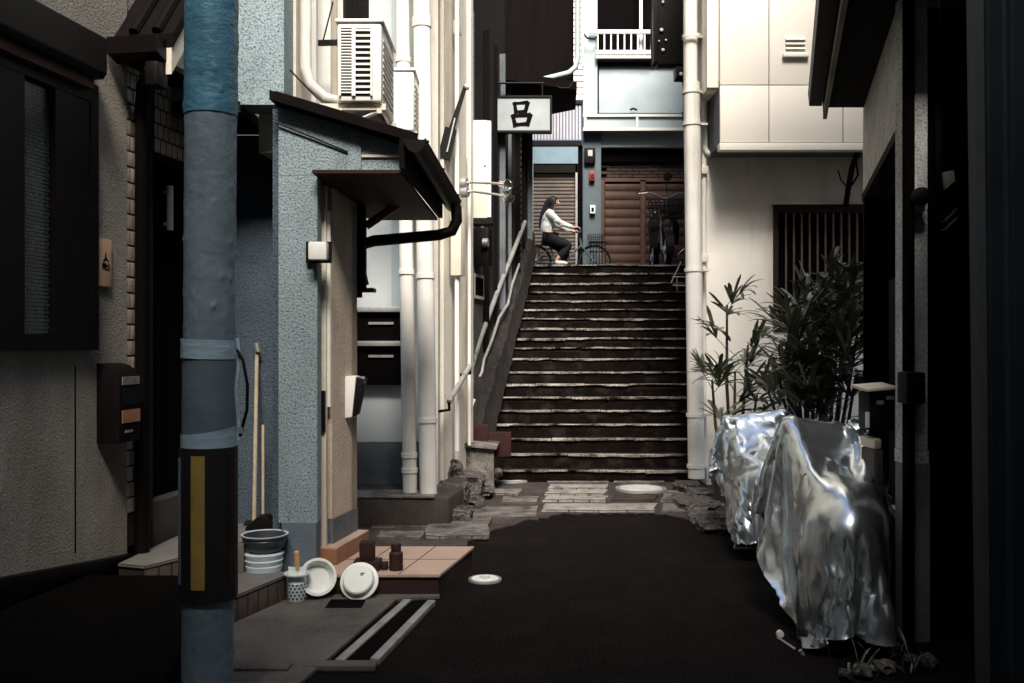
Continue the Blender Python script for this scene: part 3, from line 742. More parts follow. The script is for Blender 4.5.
# concrete apron, drain and planks in front of the terrace
ap = MB()
ap.prism([(-1.95, 3.9, .004), (-.95, 3.9, .004), (-.66, 5.40, .004), (-.42, 5.46, .004), (-.42, 5.49, .004), (-1.28, 5.49, .004), (-1.36, 5.2, .004), (-1.62, 4.5, .004), (-2.2, 4.45, .004)], (0, 0, .022), bev=.004)
tag(ap.build('concrete_apron', m_concrete), kind='structure')
dt = thing('drain_channel', 'open gutter drain with two pale steel edges in front of the terrace', 'drain', (-.75, 4.9, 0))
for nm, a, c, wd in (('edge_rail', (335, 662), (404, 601), .045), ('edge_rail', (370, 661), (428, 602), .045)):
    Ya, Yc = 1410 / (a[1] - CY) * .985, 1410 / (c[1] - CY) * .985
    A_, C_ = at(a[0], a[1], Ya), at(c[0], c[1], Yc); A_.z = C_.z = 0.004
    d = (C_ - A_).normalized(); nrm = Vector((d.y, -d.x, 0)) * wd
    for s0, s1 in ((0, .55), (.56, 1)):
        P0, P1 = A_.lerp(C_, s0), A_.lerp(C_, s1)
        b = MB(); b.prism([P0, P1, P1 + nrm, P0 + nrm], (0, 0, .032), world=True, bev=.004); b.build(nm, m_steel, dt)
A_, C_ = at(352, 662, 4.33), at(416, 602, 5.33)
b = MB(); b.prism([(A_.x - .05, A_.y, .003), (A_.x + .075, A_.y, .003), (C_.x + .07, C_.y, .003), (C_.x - .05, C_.y, .003)], (0, 0, .024)); b.build('channel', m_void, dt)
b = MB(); p = at(326, 610, 5.22); b.box(p.x, p.x + .20, 5.2, 5.36, .003, .030); tag(b.build('drain_grate', m_void), 'square dark opening in the concrete apron under the white basins', 'drain')
b = MB(); p = at(350, 655, 4.45)
b.box(-.95, -.62, 4.26, 4.34, .004, .03, bev=.004); b.box(-1.3, -1.0, 4.2, 4.28, .027, .04, bev=.004); tag(b.build('concrete_slab', m_concrete), 'broken strip of concrete at the near end of the drain', 'slab')

# pots, basins, boots
def lathe_thing(name, label, cat, loc, prof, mt, tilt=0.0, rz=0.0, group=None, part=None):
    t = thing(name, label, cat, loc, group)
    M_ = Matrix.Translation(Vector(loc)) @ Matrix.Rotation(rz, 4, 'Z') @ Matrix.Rotation(tilt, 4, 'X')
    b = MB(); b.lathe(prof, M_, 40); b.build(part or 'body', mt, t)
    return t, M_
px_ = lambda w_, Y: w_ / F * Y
Yp = 5.50
c = at(264, 575, 5.50); zs = .166
t, M_ = lathe_thing('flower_pot', 'white ribbed flower pot upside down on the tiled step', 'pot', (c.x, Yp, zs), [(0, .0), (.104, 0), (.108, .03), (.103, .034), (.112, .062), (.106, .067), (.116, .098), (.108, .104), (.10, .106), (0, .106)], m_ceramic_blue)
t, M_ = lathe_thing('flower_pot', 'dark blue bowl-shaped pot standing on the ribbed white pot', 'pot', (c.x + .005, Yp, zs + .107), [(0, 0), (.085, 0), (.112, .03), (.128, .075), (.124, .082), (.134, .090), (.134, .098), (.122, .098), (.108, .05), (.0, .03)], m_pot)
b = MB(); b.lathe([(.129, .0985), (.135, .0985), (.136, .103), (.124, .103), (.122, .099)], M_, 40); b.build('rim', m_ceramic_blue, t)
c = at(240, 575, 5.42)
b = MB(); b.box(c.x - .035, c.x + .02, 5.42, 5.47, .166, .33, bev=.004); tag(b.build('stone_block', m_steptile), 'narrow pale upright block on the step beside the stacked pots', 'block')
Yc = 5.36; c = at(297, 600, Yc)
t, M_ = lathe_thing('planter_pot', 'small white dimpled pot holding a trowel on the ground', 'pot', (c.x, Yc, .027), [(0, 0), (.050, 0), (.053, .01), (.054, .10), (.051, .104), (.052, .135), (.058, .138), (.076, .148), (.076, .155), (.058, .153), (.045, .14), (0, .13)], m_ceramic_blue)
b = MB()
for i in range(5):
    for j in range(14):
        a = 2 * math.pi * (j + (i % 2) * .5) / 14
        q_ = Vector((c.x + .054 * math.cos(a), Yc + .054 * math.sin(a), .045 + i * .019))
        b.lathe([(0, .004), (.006, .002), (.008, -.002)], Matrix.Translation(q_) @ Vector((math.cos(a), math.sin(a), 0)).to_track_quat('Z', 'Y').to_matrix().to_4x4(), 6)
b.build('dimples', m_pot, t)
tw = thing('trowel', 'hand trowel with orange wooden handle stuck in the dimpled pot', 'trowel', (c.x, Yc, .17))
b = MB(); b.tube([(c.x + .004, Yc, .20), (c.x + .002, Yc, .23), (c.x, Yc, .27), (c.x - .003, Yc, .30), (c.x - .003, Yc, .306)], [.012, .015, .015, .015, .009], 12); b.build('handle', m_handle, tw)
b = MB(); b.grid(lambda a, e_: Vector((c.x + (a - .5) * .105 * (1 - .3 * e_ ** 2), Yc - .005 + abs(a - .5) * .03, .215 - e_ * .075)), 6, 5); b.tube([(c.x + .004, Yc, .205), (c.x + .004, Yc, .17)], .006, 6); b.build('blade', m_palewhite, tw)

Yb = 5.42; c = at(317, 580, Yb)
t, M_ = lathe_thing('wash_basin', 'white round basin leaning open against the terrace', 'basin', (c.x, Yb, .14), [(0, -.03), (.070, -.028), (.074, -.02), (.094, .028), (.106, .030), (.107, .034), (.092, .034), (.071, -.016), (0, -.02)], m_palewhite, tilt=R(72), rz=R(22))
c = at(359, 585.5, 5.42)
t, M_ = lathe_thing('wash_basin', 'white round basin leaning bottom-out with a small dark mark', 'basin', (c.x, 5.43, .115), [(0, .052), (.078, .052), (.086, .046), (.088, .034), (.094, .012), (.110, .006), (.112, .0), (.108, -.004), (.090, .002), (.08, .04), (0, .044)], m_palewhite, tilt=R(60), rz=R(-3))
b = MB()
for i, j in ((0, 0), (1, 0), (0, 1), (1, 1), (2, 1)):
    p = M_ @ Vector((.018 + i * .008, .022 + j * .009, .0525)); b.lathe([(0, .002), (.0036, .002), (.0036, -.001)], Matrix.Translation(p) @ M_.to_3x3().to_4x4(), 8)
b.build('mark', m_ink, t)
# things standing on the terrace
c = at(365, 572, 5.54)
t = thing('wooden_footstool', 'dark wooden block standing on a flat base at the terrace edge', 'block', (c.x, 5.58, zt))
b = MB(); b.box(c.x - .038, c.x + .045, 5.56, 5.66, zt + .058, zt + .165, bev=.005); b.build('block', m_terrace_side, t)
b = MB(); b.box(c.x - .072, c.x + .085, 5.55, 5.67, zt + .001, zt + .057, bev=.005); b.build('base', m_terrace_side, t)
b = MB(); b.box(c.x + .09, c.x + .128, 5.57, 5.63, zt + .001, zt + .045, bev=.005); tag(b.build('wooden_chock', m_terrace_side), 'tiny dark wooden chock between the block and the bottle', 'block')
c = at(395, 572, 5.54)
lathe_thing('bottle', 'short dark bottle with a wide cap on the terrace edge', 'bottle', (c.x, 5.59, zt), [(0, 0), (.040, 0), (.041, .01), (.041, .10), (.030, .112), (.026, .114), (.030, .118), (.030, .155), (.026, .158), (0, .158)], m_terrace_side)

# brooms and dustpan in the recess
t = thing('broom', 'long handled broom leaning against the dark stucco recess', 'broom', (-1.6, 6.45, .1))
b = MB(); b.tube([at(254, 525, 6.35), at(257, 347, 6.58)], .014, 10); b.build('handle', m_broom, t)
c = at(254, 530, 6.33); b = MB(); b.prism([(c.x - .12, 6.28, c.z - .1), (c.x + .10, 6.28, c.z - .1), (c.x + .05, 6.32, c.z + .06), (c.x - .06, 6.32, c.z + .06)], (0, .05, 0), bev=.01); b.build('bristles', m_black, t)
t = thing('dustpan', 'black long handled dustpan behind the stacked pots', 'dustpan', (-1.52, 6.2, .1))
b = MB(); b.tube([at(263, 520, 6.25), at(263, 425, 6.45)], .010, 8); b.build('handle', m_broom, t)
c = at(264, 535, 6.2); b = MB(); b.prism([(c.x - .13, 6.15, c.z - .08), (c.x + .13, 6.15, c.z - .08), (c.x + .11, 6.15, c.z + .06), (c.x + .03, 6.15, c.z + .13), (c.x - .03, 6.15, c.z + .13), (c.x - .11, 6.15, c.z + .06)], (0, .12, 0), bev=.01); b.build('pan', m_black, t)
b = MB(); b.tube([at(256, 343, 6.56), at(258, 352, 6.56)], .02, 8); tag(b.build('broom_cap', m_steel, t))

# ------------------------------------------------------------------ utility pole
YP = 3.6
def polex(py): return at((236.5 + 186 + (py < 300) * 2.5 - (py > 560) * 3) / 2, py, YP).x
up_ = thing('utility_pole', 'blue painted steel utility pole with tape bands and yellow striped guard', 'utility pole', (at(209, 600, YP).x, YP, 0))
zof = lambda py: EYE - (py - CY) / F * YP
def pole_sec(name, m_, pys, r, mt, wob=0.0, n=40, dents=0):
    b = MB()
    pa, pb = pys; steps = (260 if dents else 90) if wob else 6
    rd = random.Random(5); dl = [(rd.uniform(0, 6.28), rd.uniform(pa, pb), rd.uniform(.4, 1.5)) for _ in range(dents)]
    def f(a, q_):
        py = pa + (pb - pa) * a; th = 2 * math.pi * q_
        x = at(211.5 - (py / 683) * 4.0, py, YP).x
        rr = r + wob * noise.noise(Vector((math.cos(th) * 2, math.sin(th) * 2, py * .06))) + wob * .8 * noise.noise(Vector((math.cos(th) * 5, math.sin(th) * 5, py * .25)))
        for (t0, p0, s) in dl:
            dth = (th - t0 + math.pi) % (2 * math.pi) - math.pi
            d2 = (dth / .07) ** 2 + ((py - p0) / 3.0) ** 2
            if d2 < 4: rr += .0045 * s * math.exp(-d2)
        return Vector((x + rr * math.cos(th), YP + rr * math.sin(th), zof(py)))
    b.grid(f, steps, n)
    bmesh.ops.remove_doubles(b.bm, verts=b.bm.verts[:], dist=1e-5)
    return b.build(name, mt, up_ if m_ is None else m_)
pole_sec('shaft', None, (760, 60), .096, m_polegrey, .0016, 90, 170)
pole_sec('wrap', None, (116, -500), .0995, m_poleblue, .0022, 64, 120)
pole_sec('sleeve', None, (446, 345), .0995, m_rubber, .0012, 40)
for pa, pb in ((358, 339), (449, 429)):
    b = MB()
    def f(a, q_, pa=pa, pb=pb):
        th = 2 * math.pi * q_; py = pa + (pb - pa) * a + (4 * math.cos(th + 2.6) if pa > 400 else 1.0 * math.cos(th + .6))
        rr = .1035 + .0012 * noise.noise(Vector((th * 3, a * 3, 1)))
        return Vector((at(209, py, YP).x + rr * math.cos(th), YP + rr * math.sin(th), zof(py)))
    b.grid(f, 6, 48); bmesh.ops.remove_doubles(b.bm, verts=b.bm.verts[:], dist=1e-5); b.build('tape_band', m_tape, up_)
xg = at(208.5, 520, YP).x
gd = MB(); r0, r1 = .1035, .112
ga, gb_ = R(-172), R(2)
def arc(a0, a1, r0, r1, z0, z1, tgt, n=24):
    for i in range(n):
        t0, t1 = a0 + (a1 - a0) * i / n, a0 + (a1 - a0) * (i + 1) / n
        def pt(r, t, z): return (xg + r * math.cos(t), YP + r * math.sin(t), z)
        tgt.hexa([pt(r0, t0, z0), pt(r1, t0, z0), pt(r1, t1, z0), pt(r0, t1, z0), pt(r0, t0, z1), pt(r1, t0, z1), pt(r1, t1, z1), pt(r0, t1, z1)])
arc(R(-155), R(20), .101, .109, zof(597), zof(446), gd); guard = gd.build('guard', m_guard, up_)
gd = MB(); arc(R(-106), R(-79), .1095, .112, zof(583), zof(453), gd, 6); gd.build('stripe', m_yellow, guard)
gd = MB(); arc(R(-33), R(-20), .1095, .112, zof(583), zof(453), gd, 4); gd.build('edge_strip', m_rustred, guard)
gd = MB(); arc(R(-152), R(-137), .1095, .111, zof(580), zof(456), gd, 4); gd.build('side_strip', m_polegrey, guard)
b = MB(); b.tube([at(237, 350, 3.55), at(243, 360, 3.53), at(247.5, 385, 3.52), at(247, 410, 3.52), at(242, 428, 3.53), at(240, 436, 3.54)], .006, 8); b.build('cable', m_black, up_)
b = MB(); c = at(241, 430, 3.53); b.box(c.x - .008, c.x + .008, 3.52, 3.54, c.z - .012, c.z + .012); b.build('clip', m_steel, up_)
b = MB()
for (pa, pb, w0) in ((338, 440, .02),):
    b.grid(lambda a, e_: at(236 + 3 * a + 1.5 * math.sin(e_ * 9), pa + (pb - pa) * e_, 3.56 - .01 * math.sin(e_ * 5)), 3, 14)
b.build('tape_tail', m_tape, up_)
# ------------------------------------------------------------------ the pale house with the two drainpipes
xc = at(438, 341, 8.2).x
LC = Frame(xc, 8.2, 0.24)
ph = thing('house', 'pale plastered house with stained cream side wall and two white drainpipes', 'house', (xc, 8.3, 0))
w = MB(); w.box(-4.2, xc - .11, 8.26, 8.5, .25, 8.2); w.build('front_wall', m_pale, ph)
w = MB(); w.box(xc - .108, xc, 8.2, 8.45, .25, 8.2); w.build('corner_pilaster', m_pale_stain, ph)
w = MB(LC); w.box(-.25, -.03, .26, 1.06, .2, 8.2); w.box(-.25, -.0, .60, .66, .2, 8.2); w.box(-.25, .012, 1.0, 1.08, .2, 8.2); w.build('side_wall', m_pale_stain, ph)
w = MB(); w.prism([(-1.9, 7.48, 0), (-.50, 7.52, 0), (-.42, 8.0, 0), (-.40, 9.2, 0), (-4, 9.2, 0), (-4, 7.48, 0)], (0, 0, .25), bev=.03); w.build('plinth', mat('plinth_dark', (0.045, 0.035, 0.03), .9, .4, 4, .6, 30, stain=(.012, .008, .007), stain_amt=.7), ph)
w = MB(); w.box(-1.5, -.62, 7.50, 7.86, .251, .262); w.build('plinth_top', m_stone, ph)
w = MB(); w.box(-4.0, xc - .12, 8.245, 8.259, .25, .62); w.build('grey_base_band', m_base_grey, ph)  # grey band along the foot of the front wall
x0, x1 = at(352, 0, 8.2).x, at(402, 0, 8.2).x
z0, z1 = at(0, 385, 8.2).z, at(0, 309, 8.2).z
w = MB(); w.box(x0 - .3, x1, 8.17, 8.259, z0, z1); cab = w.build('vent_recess', m_void, ph)
for a, b_ in ((307, 312), (341, 346)):
    w = MB(); w.box(x0 + .06, x1 - .005, 8.12, 8.17, at(0, b_, 8.15).z, at(0, a, 8.15).z, bev=.004); w.build('hood', m_steel, cab)
for a in (323, 356):
    w = MB(); w.box(x0 + .15, x1 - .07, 8.15, 8.17, at(0, a + 1.4, 8.15).z, at(0, a - 1, 8.15).z); w.build('slot', m_steel, cab)
w = MB(); w.box(x1 - .095, x1 + .02, 8.225, 8.259, 1.8, 8.2); w.build('bluish_strip', m_blue, ph)  # bluish vertical strip, darker than the wall beside it
def drain(px0, px1, Y, r, top, bot, name='drainpipe', cols=()):
    b = MB(); b.tube([at(px1, bot, Y), (at(px1, bot, Y).x, Y, at(px1, bot, Y).z + .02), (at(px0, 0, Y).x, Y, 4.4), (at(px0, 0, Y).x, Y, top)], r, 20)
    o = b.build(name, m_pipe, ph)
    for py in cols:
        z = at(0, py, Y).z; x = at(px0 + (px1 - px0) * max(0, py) / 495, py, Y).x
        c = MB(); c.lathe([(r + .001, -.022), (r + .009, -.020), (r + .009, .020), (r + .001, .022)], Matrix.Translation((x, Y, z)), 20); c.build('collar', m_pipe, o)
        c = MB(); c.box(x - r - .004, x - r + .02, Y, 8.25, z - .012, z + .012); c.build('clamp', m_steel, o)
drain(402, 410, 7.74, .058, 8.2, 495, cols=(470, 455, 272, 60))
drain(421.5, 428.5, 7.70, .071, 8.2, 495, cols=(420, 276, 20, 25))
# conduits and small fittings on the side wall
w = MB(LC); w.tube([(.045, .42, .5), (.045, .42, 2.6), (.045, .42, 8)], .022, 8); w.tube([(.03, .88, .5), (.03, .88, 3.4)], .016, 8); w.build('conduit', m_pipe, ph)
w = MB(LC); w.box(.001, .10, .36, .50, 2.10, 2.72, bev=.01); w.build('conduit_box', m_cream, ph)
w = MB(LC); v_, z_ = LC.hit(458, 28, .03); w.box(.001, .05, v_ - .05, v_ + .05, z_ - .06, z_ + .06, bev=.005); w.build('bracket_plate', m_cream, ph)
ag = thing('awning_arm', 'black folded awning arm sticking up from the stained cream wall', 'awning arm', LC.P(.1, .4, 2.9))
w = MB(); a, c = at(444, 158, 8.45), at(465, 86, 8.45); m1 = at(451, 128, 8.45)
d = (c - a).normalized(); nrm = Vector((d.z, 0, -d.x))
w.prism([a - nrm * .06, m1 - nrm * .055, m1 + nrm * .05, a + nrm * .055], (0, .07, 0), world=True); w.prism([m1 - nrm * .02, c - nrm * .014, c + nrm * .014, m1 + nrm * .03], (0, .05, 0), world=True); w.build('arm', m_black, ag)
w = MB(); w.tube([c, at(469, 88, 8.45)], .025, 8); w.tube([at(447, 152, 8.44), at(455, 118, 8.44)], .008, 6); w.build('joint', m_steel, ag)
# floodlights on two arms
def flood(px0, py0, px1, py1, lab):
    a, c = at(px0, py0, 8.75), at(px1, py1, 9.05)
    t = thing('floodlight', lab, 'lamp', a, 'floodlights on the stained cream wall')
    w = MB(); w.tube([a + Vector((-.05, .02, 0)), a + Vector((0.01, 0, 0))], .05, 14); w.build('base', m_steel, t)
    w = MB(); w.tube([a, a + Vector((.05, .02, .012)), c], .013, 10); w.build('arm', m_steel, t)
    d = Vector((.45, -.55, -.5 if py1 > 185 else -.15)).normalized()
    M_ = Matrix.Translation(c) @ d.to_track_quat('Z', 'Y').to_matrix().to_4x4()
    w = MB(); w.lathe([(0, -.05), (.028, -.045), (.034, -.02), (.034, .02), (.056, .07), (.060, .085), (.052, .083), (.045, .06), (0, .05)], M_, 20); w.build('head', m_chrome, t)
flood(466, 183, 503, 184, 'upper chrome floodlight on its arm beside the cream meter box')
flood(467, 192, 505, 196, 'lower chrome floodlight on its arm tilted downwards beside the cream meter box')
# meter box
p, q_ = at(468, 218, 9.35), at(491, 120, 9.35)
mb_ = thing('meter_box', 'tall cream meter box beyond the stained wall, left of the hanging sign', 'meter box', (p.x, 9.35, p.z))
w = MB(); w.box(p.x, q_.x - .035, 9.35, 9.55, p.z, q_.z, bev=.008); w.build('box', m_cream, mb_)
w = MB(); w.box(q_.x - .034, q_.x, 9.36, 9.55, p.z + .01, q_.z - .005, bev=.004); w.build('side_plate', m_whitepaint, mb_)
w = MB(); w.box(p.x - .005, q_.x + .02, 9.32, 9.55, p.z - .06, p.z - .003); w.build('tray', m_black, mb_)
w = MB(); zz = at(0, 166, 9.35).z
for xx in (p.x + .03, q_.x - .06): w.lathe([(0, .004), (.009, .003), (.009, -.004)], Matrix.Translation((xx, 9.349, zz)) @ Matrix.Rotation(R(90), 4, 'X'), 10)
w.build('screw', m_black, mb_)

# ------------------------------------------------------------------ the dark shop house along the stairs
LD = Frame(-.66, 9.6, 0.2)
sh_ = thing('house', 'dark weathered shop house along the left of the stairs with a projecting upper storey', 'house', LD.P(0, 2, 0))
w = MB(LD); w.box(-3, 0, .0, 4.66, -.2, 9); w.build('wall', mat('shop_wall_dark', (0.010, 0.007, 0.0065), .85, .4, 3, .4, 30, stain=(.035, .028, .025), stain_amt=.5, streak=6), sh_)
w = MB(LD); w.box(.001, .02, .5, 1.5, .5, 2.75); w.build('lower_panel', mat('shop_panel_grey', (0.085, 0.075, 0.068), .85, .3, 3, .3, 30, stain=(.02, .016, .014), stain_amt=.7, streak=4), sh_)
for i, v_ in enumerate((.97, 1.6, 2.2, 2.55, 3.1, 3.6, 4.1, 4.55)):
    w = MB(LD); w.box(.001, .045 + .03 * (i % 2), v_, v_ + .02, .4 + v_ * .55, 5.2); w.build('post', [m_base_grey, m_darkwood, m_darkwood, m_base_grey][i % 4], sh_)
w = MB(LD); w.box(.055, .070, 3.605, 3.675, 2.3, 5.2); rc_ = w.build('strut_channel', m_black, sh_)
for i in range(34):
    w = MB(LD); w.box(.071, .075, 3.62, 3.66, 2.35 + i * .085, 2.395 + i * .085); w.build('slot', m_steel, rc_)
w = MB(LD); v_, z_ = LD.hit(478, 285, .03); w.box(.021, .05, v_ - .25, v_ + .22, z_ - .16, z_ + .12); fw = w.build('window', m_cream, sh_)
w = MB(LD); w.box(.051, .054, v_ - .21, v_ + .18, z_ - .12, z_ + .08); w.build('pane', m_void, fw)
w = MB(LD); w.box(.02, .22, .95, 1.15, 2.35, 2.78, bev=.03); w.build('gas_meter', m_black, sh_)
w = MB(LD); w.tube([(.12, 1.05, 2.78), (.12, 1.05, 3.2)], .02, 8); w.tube([(.16, .92, 2.6), (.22, .92, 2.6)], .05, 12); w.build('meter_pipe', m_steel, sh_)
# projecting upper storey
xo = at(576, 0, 13.3).x
w = MB(); w.prism([(LD.P(-.2, 2.6, 0).x, 12.3, 5.05), (xo - .06, 12.9, 5.05), (xo, 13.9, 5.05), (LD.P(-.2, 4.6, 0).x, 14.4, 5.05)], (0, 0, 4.4)); w.build('upper_storey', m_darkwood, sh_)
w = MB(); w.prism([(-.2, 12.25, 4.93), (xo - .02, 12.82, 4.93), (xo + .03, 13.9, 4.93), (.35, 14.4, 4.93)], (0, 0, .115)); w.build('soffit_edge', m_darkwood, sh_)
w = MB(); xp = at(577, 0, 12.9).x; w.tube([(xp, 12.75, 9), (xp, 12.75, 5.35), (xp - .03, 12.75, 5.22), (xp - .12, 12.74, 5.14), (xp - .5, 12.65, 5.02), (xp - .58, 12.62, 4.98)], .038, 12); w.build('downpipe', m_blue, sh_)
w = MB(); w.tube([(xp + .07, 12.8, 9), (xp + .07, 12.8, 5.25)], .022, 10); w.build('conduit', m_pipe, sh_)
w = MB(); w.tube([(xp - .30, 12.7, 5.0), (xp - .25, 12.68, 4.92), (xp - .12, 12.66, 4.92), (xp - .06, 12.68, 5.03)], .007, 6); w.build('loose_wire', m_black, sh_)

# hanging sign
YS = 11.9; p, q_ = at(493.5, 132.5, YS), at(552, 95.5, YS)
sg = thing('hanging_sign', 'blue grey hanging sign with one black character on the dark shop house', 'sign', ((p.x + q_.x) / 2, YS, p.z))
w = MB(); w.box(p.x + .025, q_.x - .025, YS + .004, YS + .09, p.z + .025, q_.z - .025); w.build('panel', m_signface, sg)
w = MB()
w.box(p.x, q_.x, YS - .012, YS + .10, p.z, p.z + .026); w.box(p.x, q_.x, YS - .012, YS + .10, q_.z - .026, q_.z)
w.box(p.x, p.x + .026, YS - .012, YS + .10, p.z + .0265, q_.z - .0265); w.box(q_.x - .026, q_.x, YS - .012, YS + .10, p.z + .0265, q_.z - .0265); w.build('frame', m_black, sg)
w = MB(); w.tube([(p.x - .35, YS + .05, q_.z + .17), (q_.x - .10, YS + .05, q_.z + .17)], .014, 8); w.tube([(p.x + .08, YS + .05, q_.z), (p.x + .08, YS + .05, q_.z + .17)], .010, 6); w.tube([(q_.x - .12, YS + .05, q_.z), (q_.x - .12, YS + .05, q_.z + .17)], .010, 6); w.box(p.x - .40, p.x + .01, YS + .03, YS + .07, p.z + .05, p.z + .09); w.box(p.x - .40, p.x + .01, YS + .03, YS + .07, q_.z - .1, q_.z - .06); w.build('bracket', m_black, sg)
# brush-written character: a small mouth over a bigger mouth joined by a short stroke
ch = MB()
def px2(px, py): c = at(px, py, YS); return (c.x, c.z)
def brush(a, b_, w0, w1):
    (x0, z0), (x1, z1) = px2(*a), px2(*b_); s = YS / F
    L = math.hypot(x1 - x0, z1 - z0); nx, nz = -(z1 - z0) / L, (x1 - x0) / L; ex, ez = (x1 - x0) / L, (z1 - z0) / L
    w0 *= s * .74; w1 *= s * .74
    pts = [(x0 + nx * w0 - ex * w0 * .6, z0 + nz * w0 - ez * w0 * .6), (x0 + nx * w0 * .9 + ex * L * .3, z0 + nz * w0 * .8 + ez * L * .3), (x1 + nx * w1 + ex * w1 * .5, z1 + nz * w1 + ez * w1 * .5),
           (x1 - nx * w1 + ex * w1 * .7, z1 - nz * w1 + ez * w1 * .7), (x0 - nx * w0 * .8 + ex * L * .35, z0 - nz * w0 * .9 + ez * L * .35), (x0 - nx * w0 - ex * w0 * .3, z0 - nz * w0 - ez * w0 * .3)]
    brush.k += 1
    ch.prism([(x, YS + .001 - .0006 * brush.k, z) for x, z in pts], (0, .002, 0))
brush.k = 0
brush((514.2, 102.8), (516.0, 112.6), 2.6, 2.9); brush((514.6, 103.4), (527.4, 102.4), 2.2, 2.8); brush((527.6, 102.8), (525.4, 111.6), 3.2, 2.6); brush((516.0, 111.8), (525.4, 111.2), 2.2, 2.4)
brush((521.6, 112.2), (518.6, 115.6), 2.4, 2.0)
brush((512.6, 115.2), (515.2, 125.6), 2.8, 3.2); brush((513.0, 116.0), (529.8, 114.8), 2.4, 3.0); brush((530.0, 115.2), (527.4, 124.8), 3.6, 2.9); brush((515.2, 124.6), (527.6, 123.6), 2.5, 2.7)
ch.build('character', m_ink, sg)

# handrails
def rail(lab, pts, r, gap=None):
    t = thing('handrail', lab, 'handrail', pts[0], 'handrails up the left of the stairs')
    segs = [pts] if gap is None else [pts[:gap], pts[gap:]]
    w = MB(); w.tube(pts, r, 14); w.build('tube', m_railpaint, t)
    for a in (pts[0], pts[-1]) if gap is None else (pts[0], pts[len(pts) // 2], pts[-1]):
        w = MB(); w.tube([a, Vector(a) + Vector((-.0, .03, -.07)), Vector(a) + Vector((-.13, .05, -.09))], .014, 8); w.build('bracket', m_brownmetal, t)
    return t
rail('short lower handrail on the stained cream wall', [LC.P(.10, *LC.hit(449, 402, .10)), LC.P(.10, *LC.hit(470, 366, .10))], .024)
RY = [(470, 372, 10.45), (481, 337, 10.95), (497, 293, 11.75), (525, 222, 13.4)]
rail('long upper handrail climbing beside the dark shop house', [at(*p) for p in RY], .030, 2)
w = MB(); w.tube([at(476, 385, 10.6), at(482, 372, 10.7), at(484, 360, 10.8), at(492, 340, 11.2), at(499, 318, 11.6), at(508, 304, 12), at(512, 285, 12.5), at(520, 262, 13.2)], .018, 8)
tag(w.build('wall_cable', m_steel), 'thin pale conduit running along the curb below the long handrail', 'conduit')
w = MB(); w.tube([at(468, 418, 9.75), at(473, 402, 9.85)], .018, 8); w.tube([at(473, 402, 9.85), at(474, 399, 9.85)], .022, 8); tag(w.build('stub_pipe', m_pipe), 'short pale stub of pipe beside the red bricks', 'pipe')

# ------------------------------------------------------------------ houses across the upper street
YB = 18.5
bb = thing('building', 'blue grey building with brown shutters across the upper street', 'building', (2.4, YB, ZT))
def bx(px0, px1, py0, py1, ya, yb, bev=0.0, b=None):
    p, q_ = at(px0, py1, ya), at(px1, py0, ya)
    b = b or MB(); b.box(p.x, q_.x, ya, yb, p.z, q_.z, bev=bev); return b
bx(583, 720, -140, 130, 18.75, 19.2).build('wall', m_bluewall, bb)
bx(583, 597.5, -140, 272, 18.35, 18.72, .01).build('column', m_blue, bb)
bx(583, 601, 133, 280, 18.30, 18.34).build('column_base', m_bluewall, bb)
bx(597.6, 688, -60, 62, 18.70, 18.74).build('upper_opening', m_void, bb)
bx(599, 683, 65.5, 113, 18.42, 18.72, .01).build('parapet', m_blue, bb)
bx(597.8, 700, 62, 65.3, 18.34, 18.72).build('parapet_strip', m_void, bb)  # near-black strip along the top of the parapet
fs = bx(584, 702, 115, 130, 18.12, 18.34, .008).build('sign_fascia', m_blue, bb)
for py0, py1 in ((114, 116.5), (127.5, 130.5)): bx(583, 703, py0, py1, 18.07, 18.11).build('fascia_trim', m_whitepaint, fs)
for px0 in (584, 636): bx(px0, px0 + 2.4, 117, 127, 18.08, 18.11).build('fascia_post', m_whitepaint, fs)
bx(599, 702, 131, 147, 18.36, 18.7).build('lintel', m_blue, bb)
bx(597.8, 702, 148, 162, 18.5, 18.72).build('header', m_void, bb)
# brick band over the doors
b = MB(); bx(600, 702, 162, 181, 18.62, 18.74, b=b); b.mi = 1
p0 = at(600, 181, 18.62); r_ = random.Random(2)
for i in range(6):
    for j in range(9):
        x = p0.x + (j + (i % 2) * .5) * .26; z = p0.z + i * .064
        d = r_.uniform(0, .02); b.box(x + .004, x + .25, 18.60 - d, 18.62, z + .006, z + .056)
b.build('brick_band', [m_void, mat('back_brick', (0.045, 0.026, 0.020), .8, .5, 6, .4, 40)], bb)
# two brown shutter doors
def slats(px0, px1, py0, py1, Y, pitch, mt, name, tilt=.02):
    p, q_ = at(px0, py1, Y), at(px1, py0, Y); n = max(3, int((q_.z - p.z) / pitch)); h = (q_.z - p.z) / n
    b = MB()
    for i in range(n):
        z = p.z + i * h
        b.prism([(p.x, Y, z), (p.x, Y - .012, z + h * .10), (p.x, Y - tilt - .012, z + h * .45), (p.x, Y - tilt - .006, z + h * .72), (p.x, Y, z + h * .76), (p.x, Y + .02, z + h * .76), (p.x, Y + .02, z)], (q_.x - p.x, 0, 0))
        b.box(p.x, q_.x, Y + .005, Y + .02, z + h * .761, z + h)
    return b.build(name, mt, bb)
d1 = slats(605, 640, 182, 280, 18.55, .165, m_shutter, 'shutter_door', .016)
d2 = slats(646, 684, 182, 280, 18.55, .165, m_shutter, 'shutter_door', .016)
bx(600, 690, 177, 281, 18.605, 18.64).build('door_backing', m_void, bb)
for px0, px1 in ((601, 604.5), (640.5, 645.5), (684.5, 689)): bx(px0, px1, 180, 280, 18.50, 18.6).build('door_frame', m_shutter, bb)
bx(605, 684, 178, 181.5, 18.50, 18.6).build('door_head', m_shutter, bb)
bx(598.2, 600.4, 152, 275, 18.45, 18.5).build('pilaster_edge', m_pale, bb)
